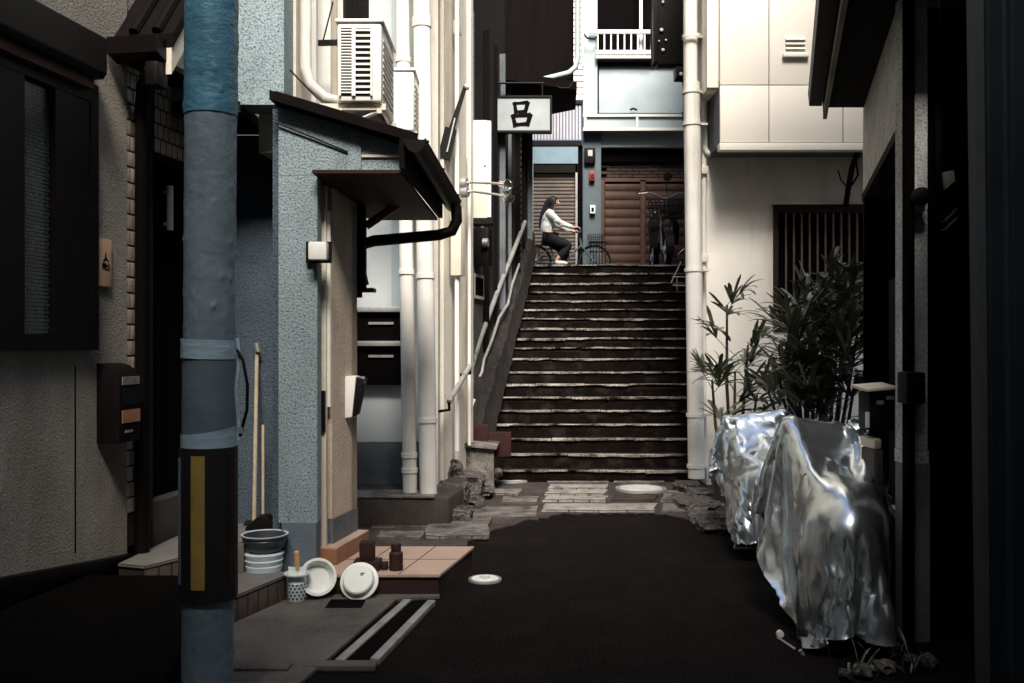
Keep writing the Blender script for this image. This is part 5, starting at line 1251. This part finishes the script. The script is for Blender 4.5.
# ------------------------------------------------------------------ covered scooters: a cloth bag dropped over a scooter-shaped body
def cover(proxies, hx, hy, z0, mtx, parent, mt, frames=40, seed=0, n=90, crinkle=.5, e=3.0, shift=(0, 0), keep=.20):
    """a round-cornered sheet let fall over a scooter-shaped body; the body is removed afterwards"""
    pb = MB()
    for kind, *a in proxies:
        if kind == 'ell':
            c, r = a
            tmp = bmesh.ops.create_icosphere(pb.bm, subdivisions=3, radius=1.0)
            for v in tmp['verts']: v.co = mtx @ Vector((c[0] + v.co.x * r[0], c[1] + v.co.y * r[1], c[2] + v.co.z * r[2]))
        else:
            pts, r = a; pb.tube([mtx @ Vector(p) for p in pts], r, 12, world=True)
    tmp = bmesh.ops.create_cube(pb.bm, size=1.0)
    for v in tmp['verts']: v.co = mtx @ Vector((v.co.x * 6, v.co.y * 6, v.co.z * .4 - .2))
    bmesh.ops.recalc_face_normals(pb.bm, faces=pb.bm.faces[:])
    pm = D.meshes.new('proxy'); pb.bm.to_mesh(pm); pb.bm.free()
    po = D.objects.new('proxy', pm); COL.objects.link(po)
    po.modifiers.new('c', 'COLLISION'); po.collision.thickness_outer = .01; po.collision.cloth_friction = 25; po.collision.damping = .6
    rd = random.Random(seed); b_ = bmesh.new(); vs = {}
    for i in range(n + 1):
        for j in range(n + 1):
            x, y = 2 * i / n - 1, 2 * j / n - 1
            m_ = max(abs(x), abs(y)); l_ = (abs(x) ** e + abs(y) ** e) ** (1 / e) or 1
            k = m_ / l_ if l_ > 0 else 1
            vs[i, j] = b_.verts.new(mtx @ Vector((x * k * hx + shift[0] + rd.uniform(-.003, .003), y * k * hy + shift[1] + rd.uniform(-.003, .003), z0 + rd.uniform(-.006, .006))))
    for i in range(n):
        for j in range(n): b_.faces.new([vs[i, j], vs[i + 1, j], vs[i + 1, j + 1], vs[i, j + 1]])
    me = D.meshes.new('sheet'); b_.to_mesh(me); b_.free()
    ob = D.objects.new('sheet', me); COL.objects.link(ob)
    cl = ob.modifiers.new('cloth', 'CLOTH'); s = cl.settings
    s.quality = 6; s.mass = .25; s.tension_stiffness = 20; s.compression_stiffness = 20; s.shear_stiffness = 6; s.bending_stiffness = .8; s.air_damping = 1.0
    s.tension_damping = 5; s.compression_damping = 5; s.shear_damping = 5; s.bending_damping = .5
    cl.collision_settings.distance_min = .01; cl.collision_settings.collision_quality = 3; cl.collision_settings.use_self_collision = False
    cl.point_cache.frame_start = 1; cl.point_cache.frame_end = frames; sc.frame_start = 1; sc.frame_end = frames
    for f in range(1, frames + 1): sc.frame_set(f)
    out = D.meshes.new_from_object(ob.evaluated_get(bpy.context.evaluated_depsgraph_get()))
    D.objects.remove(ob); D.objects.remove(po); D.meshes.remove(pm); sc.frame_set(1)
    inv = mtx.inverted()
    for v in out.vertices:                      # small creases of the coated cloth
        q = inv @ v.co; s_ = Vector((seed * 3.1, 0, 0))
        r1 = 1 - abs(noise.noise(Vector((q.x * 5 + q.z * 2, q.y * 4, q.z * 3)) + s_)) * 2
        r2 = 1 - abs(noise.noise(Vector((q.x * 12, q.y * 10, q.z * 10)) + s_)) * 2
        v.co += v.normal * crinkle * (.016 * r1 + .004 * r2)
    o2 = D.objects.new('tmp', out); COL.objects.link(o2)
    sm = o2.modifiers.new('s', 'DECIMATE'); sm.ratio = keep
    fin = D.meshes.new_from_object(o2.evaluated_get(bpy.context.evaluated_depsgraph_get())); D.objects.remove(o2)
    o_ = link_mesh('cover', fin, mt, parent); fin.set_sharp_from_angle(angle=R(75))
    return o_


def scooter_base(parent, mtx, r=.21, plate=True):
    """what shows under the cover: tyres, hubs, the stand"""
    for y in (-.42, .44):
        b = MB(); b.lathe([(r * .62, -.05), (r * .9, -.055), (r, -.03), (r, .03), (r * .9, .055), (r * .62, .05)], mtx @ Matrix.Translation((0, y, r)) @ Matrix.Rotation(R(90), 4, 'Y'), 28); wh_ = b.build('wheel', m_black, parent)
        b = MB(); b.lathe([(0, -.035), (r * .60, -.03), (r * .62, .03), (0, .035)], mtx @ Matrix.Translation((0, y, r)) @ Matrix.Rotation(R(90), 4, 'Y'), 20); b.build('rim', m_steel, wh_)
    b = MB()
    for s in (-1, 1): b.tube([mtx @ Vector((s * .10, -.1, .22)), mtx @ Vector((s * .17, -.22, .012))], .012, 8)
    b.tube([mtx @ Vector((-.17, -.22, .012)), mtx @ Vector((.17, -.22, .012))], .012, 8); b.build('stand', m_steel, parent)
    b = MB(); b.box(-.1, .1, -.4, .45, .2, .3); 
    for v in b.bm.verts: v.co = mtx @ v.co
    b.build('floorboard', m_black, parent)

c = at(829, 640, 4.98)
M1 = Matrix.Translation((1.715, 5.12, 0)) @ Matrix.Rotation(R(-14), 4, 'Z')
s1 = thing('covered_scooter', 'scooter under a glossy silver cover nearest the camera, beside the gatepost', 'scooter', (1.715, 5.12, 0), 'scooters under silver covers')
scooter_base(s1, M1)
cover([('ell', (0.06, -.26, .58), (.18, .34, .17)), ('ell', (.03, -.36, .34), (.19, .28, .34)), ('ell', (0, .34, .38), (.18, .24, .38)), ('tube', [(-.17, .28, .96), (-.08, .38, .89), (.12, .40, .92), (.28, .32, 1.07)], .036),
       ('tube', [(0, .38, .5), (0, .40, .90)], .07), ('ell', (-.17, .28, .97), (.05, .06, .07)), ('ell', (.30, .32, 1.09), (.055, .06, .075)), ('ell', (0, .0, .2), (.17, .5, .2))], 0.78, 1.20, 1.20, M1, s1, m_silver, seed=3, frames=60, crinkle=.9, n=104, e=3.0, shift=(.0, -.04))
b = MB(); p = at(778, 636, 4.62); q_ = at(800, 645, 4.72)
b.prism([at(802, 638, 4.55), at(843, 645, 4.55), at(845, 651, 4.5), at(803, 648, 4.5)], (0, .02, .0), world=True); b.build('number_plate', m_steel, s1)
b = MB(); b.tube([at(777, 637, 4.6), at(795, 649, 4.55)], .006, 6); b.tube([at(800, 650, 4.5), at(806, 660, 4.5)], .010, 6); b.build('side_stand', m_steel, s1)
b = MB(); b.lathe([(0, .012), (.018, .008), (.018, -.01)], Matrix.Translation(at(780, 634, 4.6)) @ Matrix.Rotation(R(90), 4, 'X'), 12); b.build('reflector', m_whitepaint, s1)

M2 = Matrix.Translation((1.80, 6.95, 0)) @ Matrix.Rotation(R(-8), 4, 'Z')
s2 = thing('covered_scooter', 'scooter under a crinkled silver cover farther off below the palms', 'scooter', (1.80, 6.95, 0), 'scooters under silver covers')
scooter_base(s2, M2, .2)
cover([('ell', (0, -.26, .50), (.18, .34, .17)), ('ell', (0, -.34, .30), (.18, .27, .30)), ('ell', (0, .32, .36), (.18, .22, .36)), ('tube', [(-.20, .12, .86), (0, .16, .87), (.23, .12, .92)], .045), ('tube', [(-.19, .30, .86), (.22, .30, .90)], .035),
       ('tube', [(0, .30, .5), (0, .22, .84)], .07), ('ell', (0, .0, .18), (.2, .5, .18))], .64, 1.06, 1.02, M2, s2, m_silver2, seed=7, frames=58, crinkle=1.3, keep=.24, n=96, e=3.0, shift=(.0, -.04))

# ------------------------------------------------------------------ moped parked at the top of the stairs, seen from the front
MX, MY = at(667, 0, 14.75).x, 14.75
mo = thing('moped', 'black moped with wire basket and mirror parked at the top of the stairs', 'moped', (MX, MY, ZT))
Mm = Matrix.Translation((MX, MY, ZT)) @ Matrix.Scale(1.18, 4)
def mp(x, y, z): return Mm @ Vector((x, y, z))
for y in (0, 1.15):
    b = MB(); r = .235; b.lathe([(r * .75, -.035), (r * .95, -.04), (r, -.02), (r, .02), (r * .95, .04), (r * .75, .035)], Mm @ Matrix.Translation((0, y, r)) @ Matrix.Rotation(R(90), 4, 'Y'), 28); w_ = b.build('wheel', m_black, mo)
    b = MB(); b.lathe([(0, -.05), (.05, -.05), (.06, -.02), (r * .74, -.015), (r * .74, .015), (.06, .02), (.05, .05), (0, .05)], Mm @ Matrix.Translation((0, y, r)) @ Matrix.Rotation(R(90), 4, 'Y'), 20); b.build('hub', m_steel, w_)
b = MB()
for s in (-1, 1): b.tube([mp(s * .07, 0, .235), mp(s * .075, .06, .55), mp(s * .05, .16, .92)], .018, 8)
b.build('fork', m_base_grey, mo)
b = MB(); b.grid(lambda a, e: mp((e - .5) * .13 * (1 - .3 * abs(a - .5)), .26 * math.cos(R(-20) + R(200) * a) * -1 + .0, .235 + .265 * math.sin(R(-20) + R(200) * a)), 16, 6); b.build('front_fender', m_black, mo)
b = MB()
for s in (-1, 1): b.prism([mp(s * .08, .22, .30), mp(s * .20, .25, .34), mp(s * .22, .30, .60), mp(s * .17, .34, .74), mp(s * .08, .30, .80)], (0, .02, 0), world=True, bev=.006)
b.build('leg_shield', m_black, mo)
b = MB(); b.tube([mp(-.36, .24, 1.03), mp(-.18, .17, 1.02), mp(-.05, .16, .95), mp(.05, .16, .95), mp(.18, .17, 1.02), mp(.36, .24, 1.03)], .014, 10); hb = b.build('handlebar', m_base_grey, mo)
for s in (-1, 1):
    b = MB(); b.tube([mp(s * .25, .20, 1.03), mp(s * .37, .245, 1.03)], .020, 10); b.build('grip', m_black, hb)
    b = MB(); b.tube([mp(s * .24, .16, 1.02), mp(s * .36, .17, 1.01)], .007, 6); b.build('lever', m_chrome, hb)
b = MB(); b.tube([mp(.03, .18, 1.0), mp(.02, .17, 1.12), mp(.03, .16, 1.20)], .008, 6); b.lathe([(0, .02), (.055, .014), (.062, 0), (.05, -.02), (0, -.03)], Mm @ Matrix.Translation((.03, .15, 1.24)) @ Matrix.Rotation(R(95), 4, 'X'), 20); b.build('mirror', m_black, mo)
b = MB(); b.lathe([(0, .02), (.06, .01), (.075, -.03), (.06, -.1), (0, -.12)], Mm @ Matrix.Translation((0, .06, .80)) @ Matrix.Rotation(R(95), 4, 'X'), 24); hl = b.build('headlight', m_black, mo)
b = MB(); b.lathe([(0, .026), (.05, .018), (.055, .012)], Mm @ Matrix.Translation((0, .06, .80)) @ Matrix.Rotation(R(95), 4, 'X'), 24); b.build('lens', m_glass, hl)
b = MB(); W, Hh = .24, .22
for i in range(9):
    x = -W + 2 * W * i / 8; b.tube([mp(x * .85, -.13, .66), mp(x, -.16, .66 + Hh)], .008, 5); b.tube([mp(x * .85, .06, .66), mp(x, .08, .66 + Hh)], .008, 5)
for i in range(4):
    z = .66 + Hh * i / 3; k = .85 + .15 * i / 3
    b.tube([mp(-W * k, -.13 - .01 * i, z), mp(W * k, -.13 - .01 * i, z), mp(W * k, .06 + .006 * i, z), mp(-W * k, .06 + .006 * i, z), mp(-W * k, -.13 - .01 * i, z)], .009, 5)
b.build('basket', m_black, mo)
b = MB(); b.box(-.02, .20, -.10, .04, .70, .93, bev=.05)
for v in b.bm.verts: v.co = Mm @ v.co
tag(b.build('bag', m_skirt), 'black bag stuffed in the basket of the moped', 'bag')
b = MB(); b.tube([mp(0, .45, .32), mp(0, .75, .55), mp(0, 1.2, .58)], [.09, .12, .09], 14); b.build('body', m_black, mo)
b = MB(); b.tube([mp(0, .52, .72), mp(0, .8, .74), mp(0, 1.15, .76)], [.08, .12, .10], 14, flat=.45); b.build('seat', m_skirt, mo)
b = MB()
for s in (-1, 1): b.tube([mp(s * .13, .12, .74), mp(s * .20, .10, .72)], .035, 12)
b.build('indicator', m_steel, mo)
b = MB(); b.tube([mp(.18, .5, .2), mp(.19, 1.3, .28)], .04, 10); b.build('exhaust', m_chrome, mo)
b = MB(); b.tube([mp(.30, .35, .75), mp(.36, .33, .55), mp(.31, .3, .3), mp(.2, .3, .2)], .010, 6); b.build('crash_bar', m_chrome, mo)
# small metal fence end at the head of the steps
b = MB()
for py in (277, 285.5): b.tube([at(672, py, 13.6), at(689, py, 13.6)], .011, 6)
b.tube([at(689, 291, 13.6), at(689, 268, 13.6)], .013, 6); b.tube([at(677, 291, 13.6), at(677, 276, 13.6)], .010, 6); b.tube([at(671, 283, 13.5), at(681, 262, 13.9)], .010, 6)
tag(b.build('guard_rail', m_steel), 'short steel guard rail at the right end of the upper steps', 'railing')

# ------------------------------------------------------------------ the cyclist
YC_ = 17.2; BX = .0
Mp = Matrix.Translation((0, YC_, ZT - .012))
def P(x, y, z): return Mp @ Vector((x, y, z))
bk = thing('bicycle', 'city bicycle ridden by the woman at the top of the stairs', 'bicycle', P(.95, 0, 0))
for x, lab in ((.42, 'rear'), (1.50, 'front')):
    b = MB(); r = .31
    M_ = Mp @ Matrix.Translation((x, 0, r)) @ Matrix.Rotation(R(90), 4, 'X')
    b.lathe([(r - .035, -.012), (r - .012, -.018), (r, 0), (r - .012, .018), (r - .035, .012)], M_, 40); wl = b.build('wheel', m_black, bk)
    b = MB(); b.lathe([(r - .052, -.010), (r - .036, -.012), (r - .036, .012), (r - .052, .010), (r - .052, -.010)], M_, 40); b.build('rim', m_chrome, wl)
    b = MB()
    for k in range(18):
        a = 2 * math.pi * k / 18; b.tube([M_ @ Vector((.02 * math.cos(a + 1), .02 * math.sin(a + 1), .02 * (-1) ** k)), M_ @ Vector(((r - .05) * math.cos(a), (r - .05) * math.sin(a), 0))], .0025, 4)
    b.tube([M_ @ Vector((0, 0, -.05)), M_ @ Vector((0, 0, .05))], .02, 8); b.build('spokes', m_chrome, wl)
    b = MB(); a0, a1 = (R(10), R(190)) if x < 1 else (R(20), R(165))
    b.grid(lambda a, e: P(x + (r + .025) * math.cos(a0 + (a1 - a0) * a), (e - .5) * .055, r + (r + .025) * math.sin(a0 + (a1 - a0) * a)), 20, 3); b.build('mudguard', m_chrome, bk)
b = MB()
b.tube([P(.80, 0, .28), P(.70, 0, .60)], .017, 10); b.tube([P(.80, 0, .28), P(1.0, 0, .34), P(1.27, 0, .62)], .018, 10); b.tube([P(1.275, 0, .58), P(1.24, 0, .74)], .02, 10)
for s in (-1, 1): b.tube([P(.80, s * .03, .28), P(.42, s * .055, .31)], .010, 6); b.tube([P(.71, s * .02, .58), P(.42, s * .055, .31)], .009, 6); b.tube([P(1.28, s * .03, .58), P(1.35, s * .05, .50), P(1.50, s * .055, .31)], .012, 8)
b.build('frame', m_bluewall, bk)
b = MB(); b.tube([P(1.24, 0, .74), P(1.22, 0, .86)], .013, 8); b.tube([P(1.14, -.27, .875), P(1.24, -.24, .885), P(1.25, -.08, .865), P(1.25, .08, .865), P(1.24, .24, .885), P(1.14, .27, .875)], .012, 8); hb = b.build('handlebar', m_chrome, bk)
for s in (-1, 1): b = MB(); b.tube([P(1.12, s * .275, .874), P(1.22, s * .25, .884)], .017, 8); b.build('grip', m_black, hb)
b = MB(); b.tube([P(.70, 0, .60), P(.685, 0, .665)], .013, 8); b.grid(lambda a, e: P(.56 + .26 * a, (e - .5) * (.20 - .16 * a), .675 + .02 * math.sin(math.pi * e) - .01 * a), 8, 6); b.build('saddle', m_black, bk)
b = MB(); M_ = Mp @ Matrix.Translation((.80, 0, .28)) @ Matrix.Rotation(R(90), 4, 'X'); b.lathe([(0, -.05), (.085, -.05), (.085, -.04), (0, -.04)], M_, 24); b.tube([P(.80, -.07, .28), P(.865, -.09, .20), P(.865, -.17, .20)], .010, 6); b.tube([P(.80, .07, .28), P(.735, .09, .36), P(.735, .17, .36)], .010, 6); b.build('crank', m_steel, bk)
b = MB()
for i in range(8):
    for s in (0, 1): b.tube([P(1.40 + .035 * i, -.14 + .28 * s, .60), P(1.39 + .04 * i, -.15 + .30 * s, .80)], .004, 4)
for z, k in ((.60, 0), (.67, .003), (.74, .006), (.80, .01)): b.tube([P(1.40 - k, -.14 - k, z), P(1.66 + k * 2, -.14 - k, z), P(1.66 + k * 2, .14 + k, z), P(1.40 - k, .14 + k, z), P(1.40 - k, -.14 - k, z)], .005, 4)
b.build('basket', m_black, bk)

wm = thing('person', 'long haired woman in white jacket and black trousers riding a bicycle', 'person', P(.68, 0, 0))
# one continuous body
V, Rr, E = [], [], []
def vtx(p, r, par=None):
    V.append(P(*p)); Rr.append(r); 
    if par is not None: E.append((par, len(V) - 1))
    return len(V) - 1
pel = vtx((.645, 0, .78), (.135, .11)); ab = vtx((.645, 0, .92), (.115, .10), pel); chn = vtx((.66, 0, 1.08), (.135, .105), ab); cl_ = vtx((.685, 0, 1.19), (.10, .08), chn)
nk = vtx((.715, 0, 1.265), (.048, .048), cl_); nk2 = vtx((.74, 0, 1.32), (.05, .05), nk); hd = vtx((.765, 0, 1.395), (.080, .090), nk2); ht = vtx((.765, 0, 1.455), (.068, .078), hd)
for s in (-1, 1):
    sh1 = vtx((.69, s * .15, 1.175), (.055, .055), cl_); e1 = vtx((.86, s * .215, 1.00), (.042, .042), sh1); e2 = vtx((1.02, s * .235, .935), (.034, .034), e1); wr = vtx((1.11, s * .262, .905), (.024, .022), e2); pm_ = vtx((1.155, s * .268, .903), (.036, .022), wr)
    for f, (dy, L) in enumerate(((-.027, .055), (-.010, .062), (.008, .058), (.025, .046))):
        k1 = vtx((1.180, s * .268 + dy, .912), (.0095, .0095), pm_); k2 = vtx((1.180 + L * .6, s * .268 + dy, .902), (.009, .009), k1); vtx((1.180 + L * .65, s * .268 + dy, .872), (.008, .008), k2)
    t1 = vtx((1.145, s * .268 - s * .036, .890), (.010, .010), pm_); vtx((1.175, s * .268 - s * .042, .872), (.009, .009), t1)
    hp = vtx((.68, s * .09, .74), (.095, .095), pel)
    if s < 0: kn, an, toe = (1.06, -.12, .60), (.80, -.13, .33), (.99, -.14, .265)
    else: kn, an, toe = (1.02, .12, .50), (.86, .13, .15), (.98, .14, .09)
    th = vtx(((.68 + kn[0]) / 2, s * .11, (.74 + kn[2]) / 2), (.082, .082), hp); k_ = vtx(kn, (.060, .060), th); cf = vtx(((kn[0] * .6 + an[0] * .4), kn[1], kn[2] * .6 + an[2] * .4), (.052, .052), k_); a_ = vtx(an, (.035, .035), cf); hl_ = vtx(((an[0] * .7 + toe[0] * .3), an[1], an[2] * .7 + toe[2] * .3 - .01), (.038, .034), a_); vtx(toe, (.026, .022), hl_)
body_me = skin_mesh(V, Rr, E, pel, 2)
body = link_mesh('body', body_me, m_skin, wm)
# face: nose, chin and ear pressed into the head mesh are small shapes of their own
b = MB()
b.prism([P(.852, -.012, 1.395), P(.852, .012, 1.395), P(.845, .0, 1.43), P(.845, -.002, 1.43)], (.0, 0, 0.002), world=True)
b.hexa([P(.835, -.012, 1.380), P(.872, -.006, 1.383), P(.872, .006, 1.383), P(.835, .012, 1.380), P(.832, -.006, 1.43), P(.848, -.003, 1.425), P(.848, .003, 1.425), P(.832, .006, 1.43)]); b.build('nose', m_skin, wm)
b = MB(); b.tube([P(.838, -.018, 1.352), P(.852, 0, 1.353), P(.838, .018, 1.352)], .007, 6); b.build('mouth', mat('lips', (.35, .12, .10), .5), wm)
for s in (-1, 1):
    b = MB(); b.lathe([(0, .004), (.010, .002), (.010, -.004)], Matrix.Translation(P(.833, s * .034, 1.408)) @ Matrix.Rotation(R(90), 4, 'Y'), 10); b.build('eye', m_ink, wm)
    b = MB(); b.tube([P(.765, s * .082, 1.42), P(.755, s * .088, 1.40), P(.762, s * .084, 1.375)], .010, 6); b.build('ear', m_skin, wm)
# jacket
V, Rr, E = [], [], []
r0 = vtx((.645, 0, .80), (.155, .130)); r1 = vtx((.635, 0, .93), (.145, .125), r0); r2 = vtx((.65, 0, 1.08), (.155, .125), r1); r3 = vtx((.68, 0, 1.195), (.115, .092), r2); r4 = vtx((.708, 0, 1.255), (.062, .062), r3)
for s in (-1, 1):
    a1 = vtx((.69, s * .155, 1.175), (.072, .072), r3); a2 = vtx((.775, s * .19, 1.085), (.066, .066), a1); a3 = vtx((.865, s * .218, 1.0), (.060, .060), a2); a4 = vtx((1.0, s * .238, .94), (.050, .052), a3); vtx((1.095, s * .258, .908), (.036, .038), a4)
jm = skin_mesh(V, Rr, E, r0, 3)
for v in jm.vertices:
    n = noise.noise(Vector(v.co) * 14) * .012 + noise.noise(Vector(v.co) * 30) * .005; v.co += v.normal * n
link_mesh('jacket', jm, m_jacket, wm)
# trousers
V, Rr, E = [], [], []
p0_ = vtx((.645, 0, .79), (.152, .125))
for s in (-1, 1):
    if s < 0: kn, an = (1.06, -.12, .60), (.86, -.128, .38)
    else: kn, an = (1.02, .12, .50), (.88, .128, .22)
    h_ = vtx((.68, s * .095, .735), (.115, .112), p0_); m_ = vtx(((.68 + kn[0]) / 2, s * .11, (.74 + kn[2]) / 2 - .015), (.108, .10), h_); k_ = vtx(kn, (.080, .080), m_); c_ = vtx(((kn[0] + an[0]) / 2, kn[1], (kn[2] + an[2]) / 2), (.080, .08), k_); vtx(an, (.066, .066), c_)
link_mesh('trousers', skin_mesh(V, Rr, E, p0_, 2), m_skirt, wm)
for s in (-1, 1):
    V, Rr, E = [], [], []
    an, toe = ((.80, -.13, .33), (1.0, -.14, .262)) if s < 0 else ((.86, .13, .15), (.99, .14, .088))
    a_ = vtx(an, (.046, .046)); h_ = vtx((an[0] + .01, an[1], an[2] - .055), (.044, .042), a_); b1 = vtx(((an[0] + toe[0]) / 2 + .02, an[1], (an[2] + toe[2]) / 2 - .012), (.046, .042), h_); vtx((toe[0] + .015, toe[1], toe[2]), (.036, .030), b1)
    link_mesh('shoe', skin_mesh(V, Rr, E, a_, 2), m_whitepaint, wm)
# long hair: a cap and a fall down the back
b = MB()
def hairf(a, e):
    th = math.pi * 2 * a; ph = math.pi * .62 * e
    d = Vector((math.sin(ph) * math.cos(th), math.sin(ph) * math.sin(th), math.cos(ph)))
    front = max(0, d.x) * max(0, 1 - d.z * 1.05)
    r = 1 - .30 * front
    return P(.757 + .103 * d.x * r - .012, .088 * d.y, 1.405 + .112 * d.z)
b.grid(hairf, 28, 14)
b.build('hair', m_hair, wm)
V, Rr, E = [], [], []
h0 = vtx((.73, 0, 1.47), (.075, .06)); h1 = vtx((.672, 0, 1.40), (.062, .085), h0); h2 = vtx((.635, 0, 1.29), (.050, .085), h1); h3 = vtx((.595, 0, 1.17), (.046, .085), h2); h4 = vtx((.555, 0, 1.06), (.038, .075), h3); h5 = vtx((.530, 0, .97), (.026, .055), h4); vtx((.518, 0, .91), (.012, .025), h5)
hm = skin_mesh(V, Rr, E, h0, 3)
for v in hm.vertices: v.co += v.normal * (noise.noise(Vector((v.co.x * 30, v.co.y * 60, v.co.z * 5))) * .012)
link_mesh('long_hair', hm, m_hair, wm)
for s in (-1, 1):
    V, Rr, E = [], [], []
    h0 = vtx((.765, s * .07, 1.46), (.040, .030)); h1 = vtx((.752, s * .094, 1.38), (.038, .022), h0); h2 = vtx((.715, s * .10, 1.27), (.036, .022), h1); h3 = vtx((.660, s * .10, 1.16), (.03, .03), h2); vtx((.60, s * .085, 1.05), (.02, .03), h3)
    link_mesh('side_hair', skin_mesh(V, Rr, E, h0, 2), m_hair, wm)

# ------------------------------------------------------------------ unseen blocks added behind and beside the camera to shade the near lane
bhd = MB(); bhd.box(-8, 9, -7.5, -4.2, 0, 12.4)
tag(bhd.build('rear_shade_block', m_stucco_near), 'plain unseen block added behind the camera to shade the lane', 'building')
bhd = MB(); bhd.hexa([(1.9, -4.1, 0), (6, -4.1, 0), (6, 1.1, 0), (2.6, 1.1, 0), (1.9, -4.1, 9), (6, -4.1, 9), (6, 1.1, 9), (2.6, 1.1, 9)])  # also added: its height narrows the strip of sky over the lane
tag(bhd.build('side_shade_block', m_stucco_near), 'plain unseen block added right of the camera to cut the sky light', 'building')

# ------------------------------------------------------------------ camera, sky, sun
cam = D.cameras.new('Camera'); co = D.objects.new('Camera', cam); COL.objects.link(co)
co.location = (0, 0, EYE); co.rotation_euler = (R(90), 0, 0); cam.sensor_width = 36; cam.lens = F / 1024 * 36; cam.clip_end = 500; cam.clip_start = .042
sc.camera = co
SUN_EL, SUN_AZ = 47.0, 5.0       # azimuth: degrees from straight behind the camera towards its right
d = Vector((math.sin(R(SUN_AZ)) * math.cos(R(SUN_EL)), -math.cos(R(SUN_AZ)) * math.cos(R(SUN_EL)), math.sin(R(SUN_EL))))
sl_ = D.lights.new('Sun', 'SUN'); so = D.objects.new('Sun', sl_); COL.objects.link(so)
sl_.energy = 1.5; sl_.angle = R(24); sl_.color = (1.0, .955, .88)
so.rotation_euler = d.to_track_quat('Z', 'Y').to_euler(); so.location = (0, -2, 20)
w = D.worlds.new('World'); sc.world = w; w.use_nodes = True
nt = w.node_tree; sky = nt.nodes.new('ShaderNodeTexSky'); sky.sky_type = 'NISHITA'; sky.sun_disc = False
sky.sun_elevation = R(SUN_EL); sky.sun_rotation = math.atan2(d.x, d.y)
sky.air_density = 1.0; sky.dust_density = 3.0; sky.ozone_density = 1.0
nt.nodes['Background'].inputs['Strength'].default_value = .042
nt.links.new(sky.outputs['Color'], nt.nodes['Background'].inputs['Color'])
vs_ = sc.view_settings; sc.display_settings.display_device = 'sRGB'
vs_.view_transform = 'Standard'; vs_.look = 'None'; vs_.exposure = 2.6; vs_.gamma = 1.0; vs_.use_curve_mapping = False
sc.render.engine = 'CYCLES'
sc.cycles.use_denoising = True
try: sc.cycles.denoiser = 'OPENIMAGEDENOISE'
except Exception: pass
sc.cycles.max_bounces = 8; sc.cycles.diffuse_bounces = 4
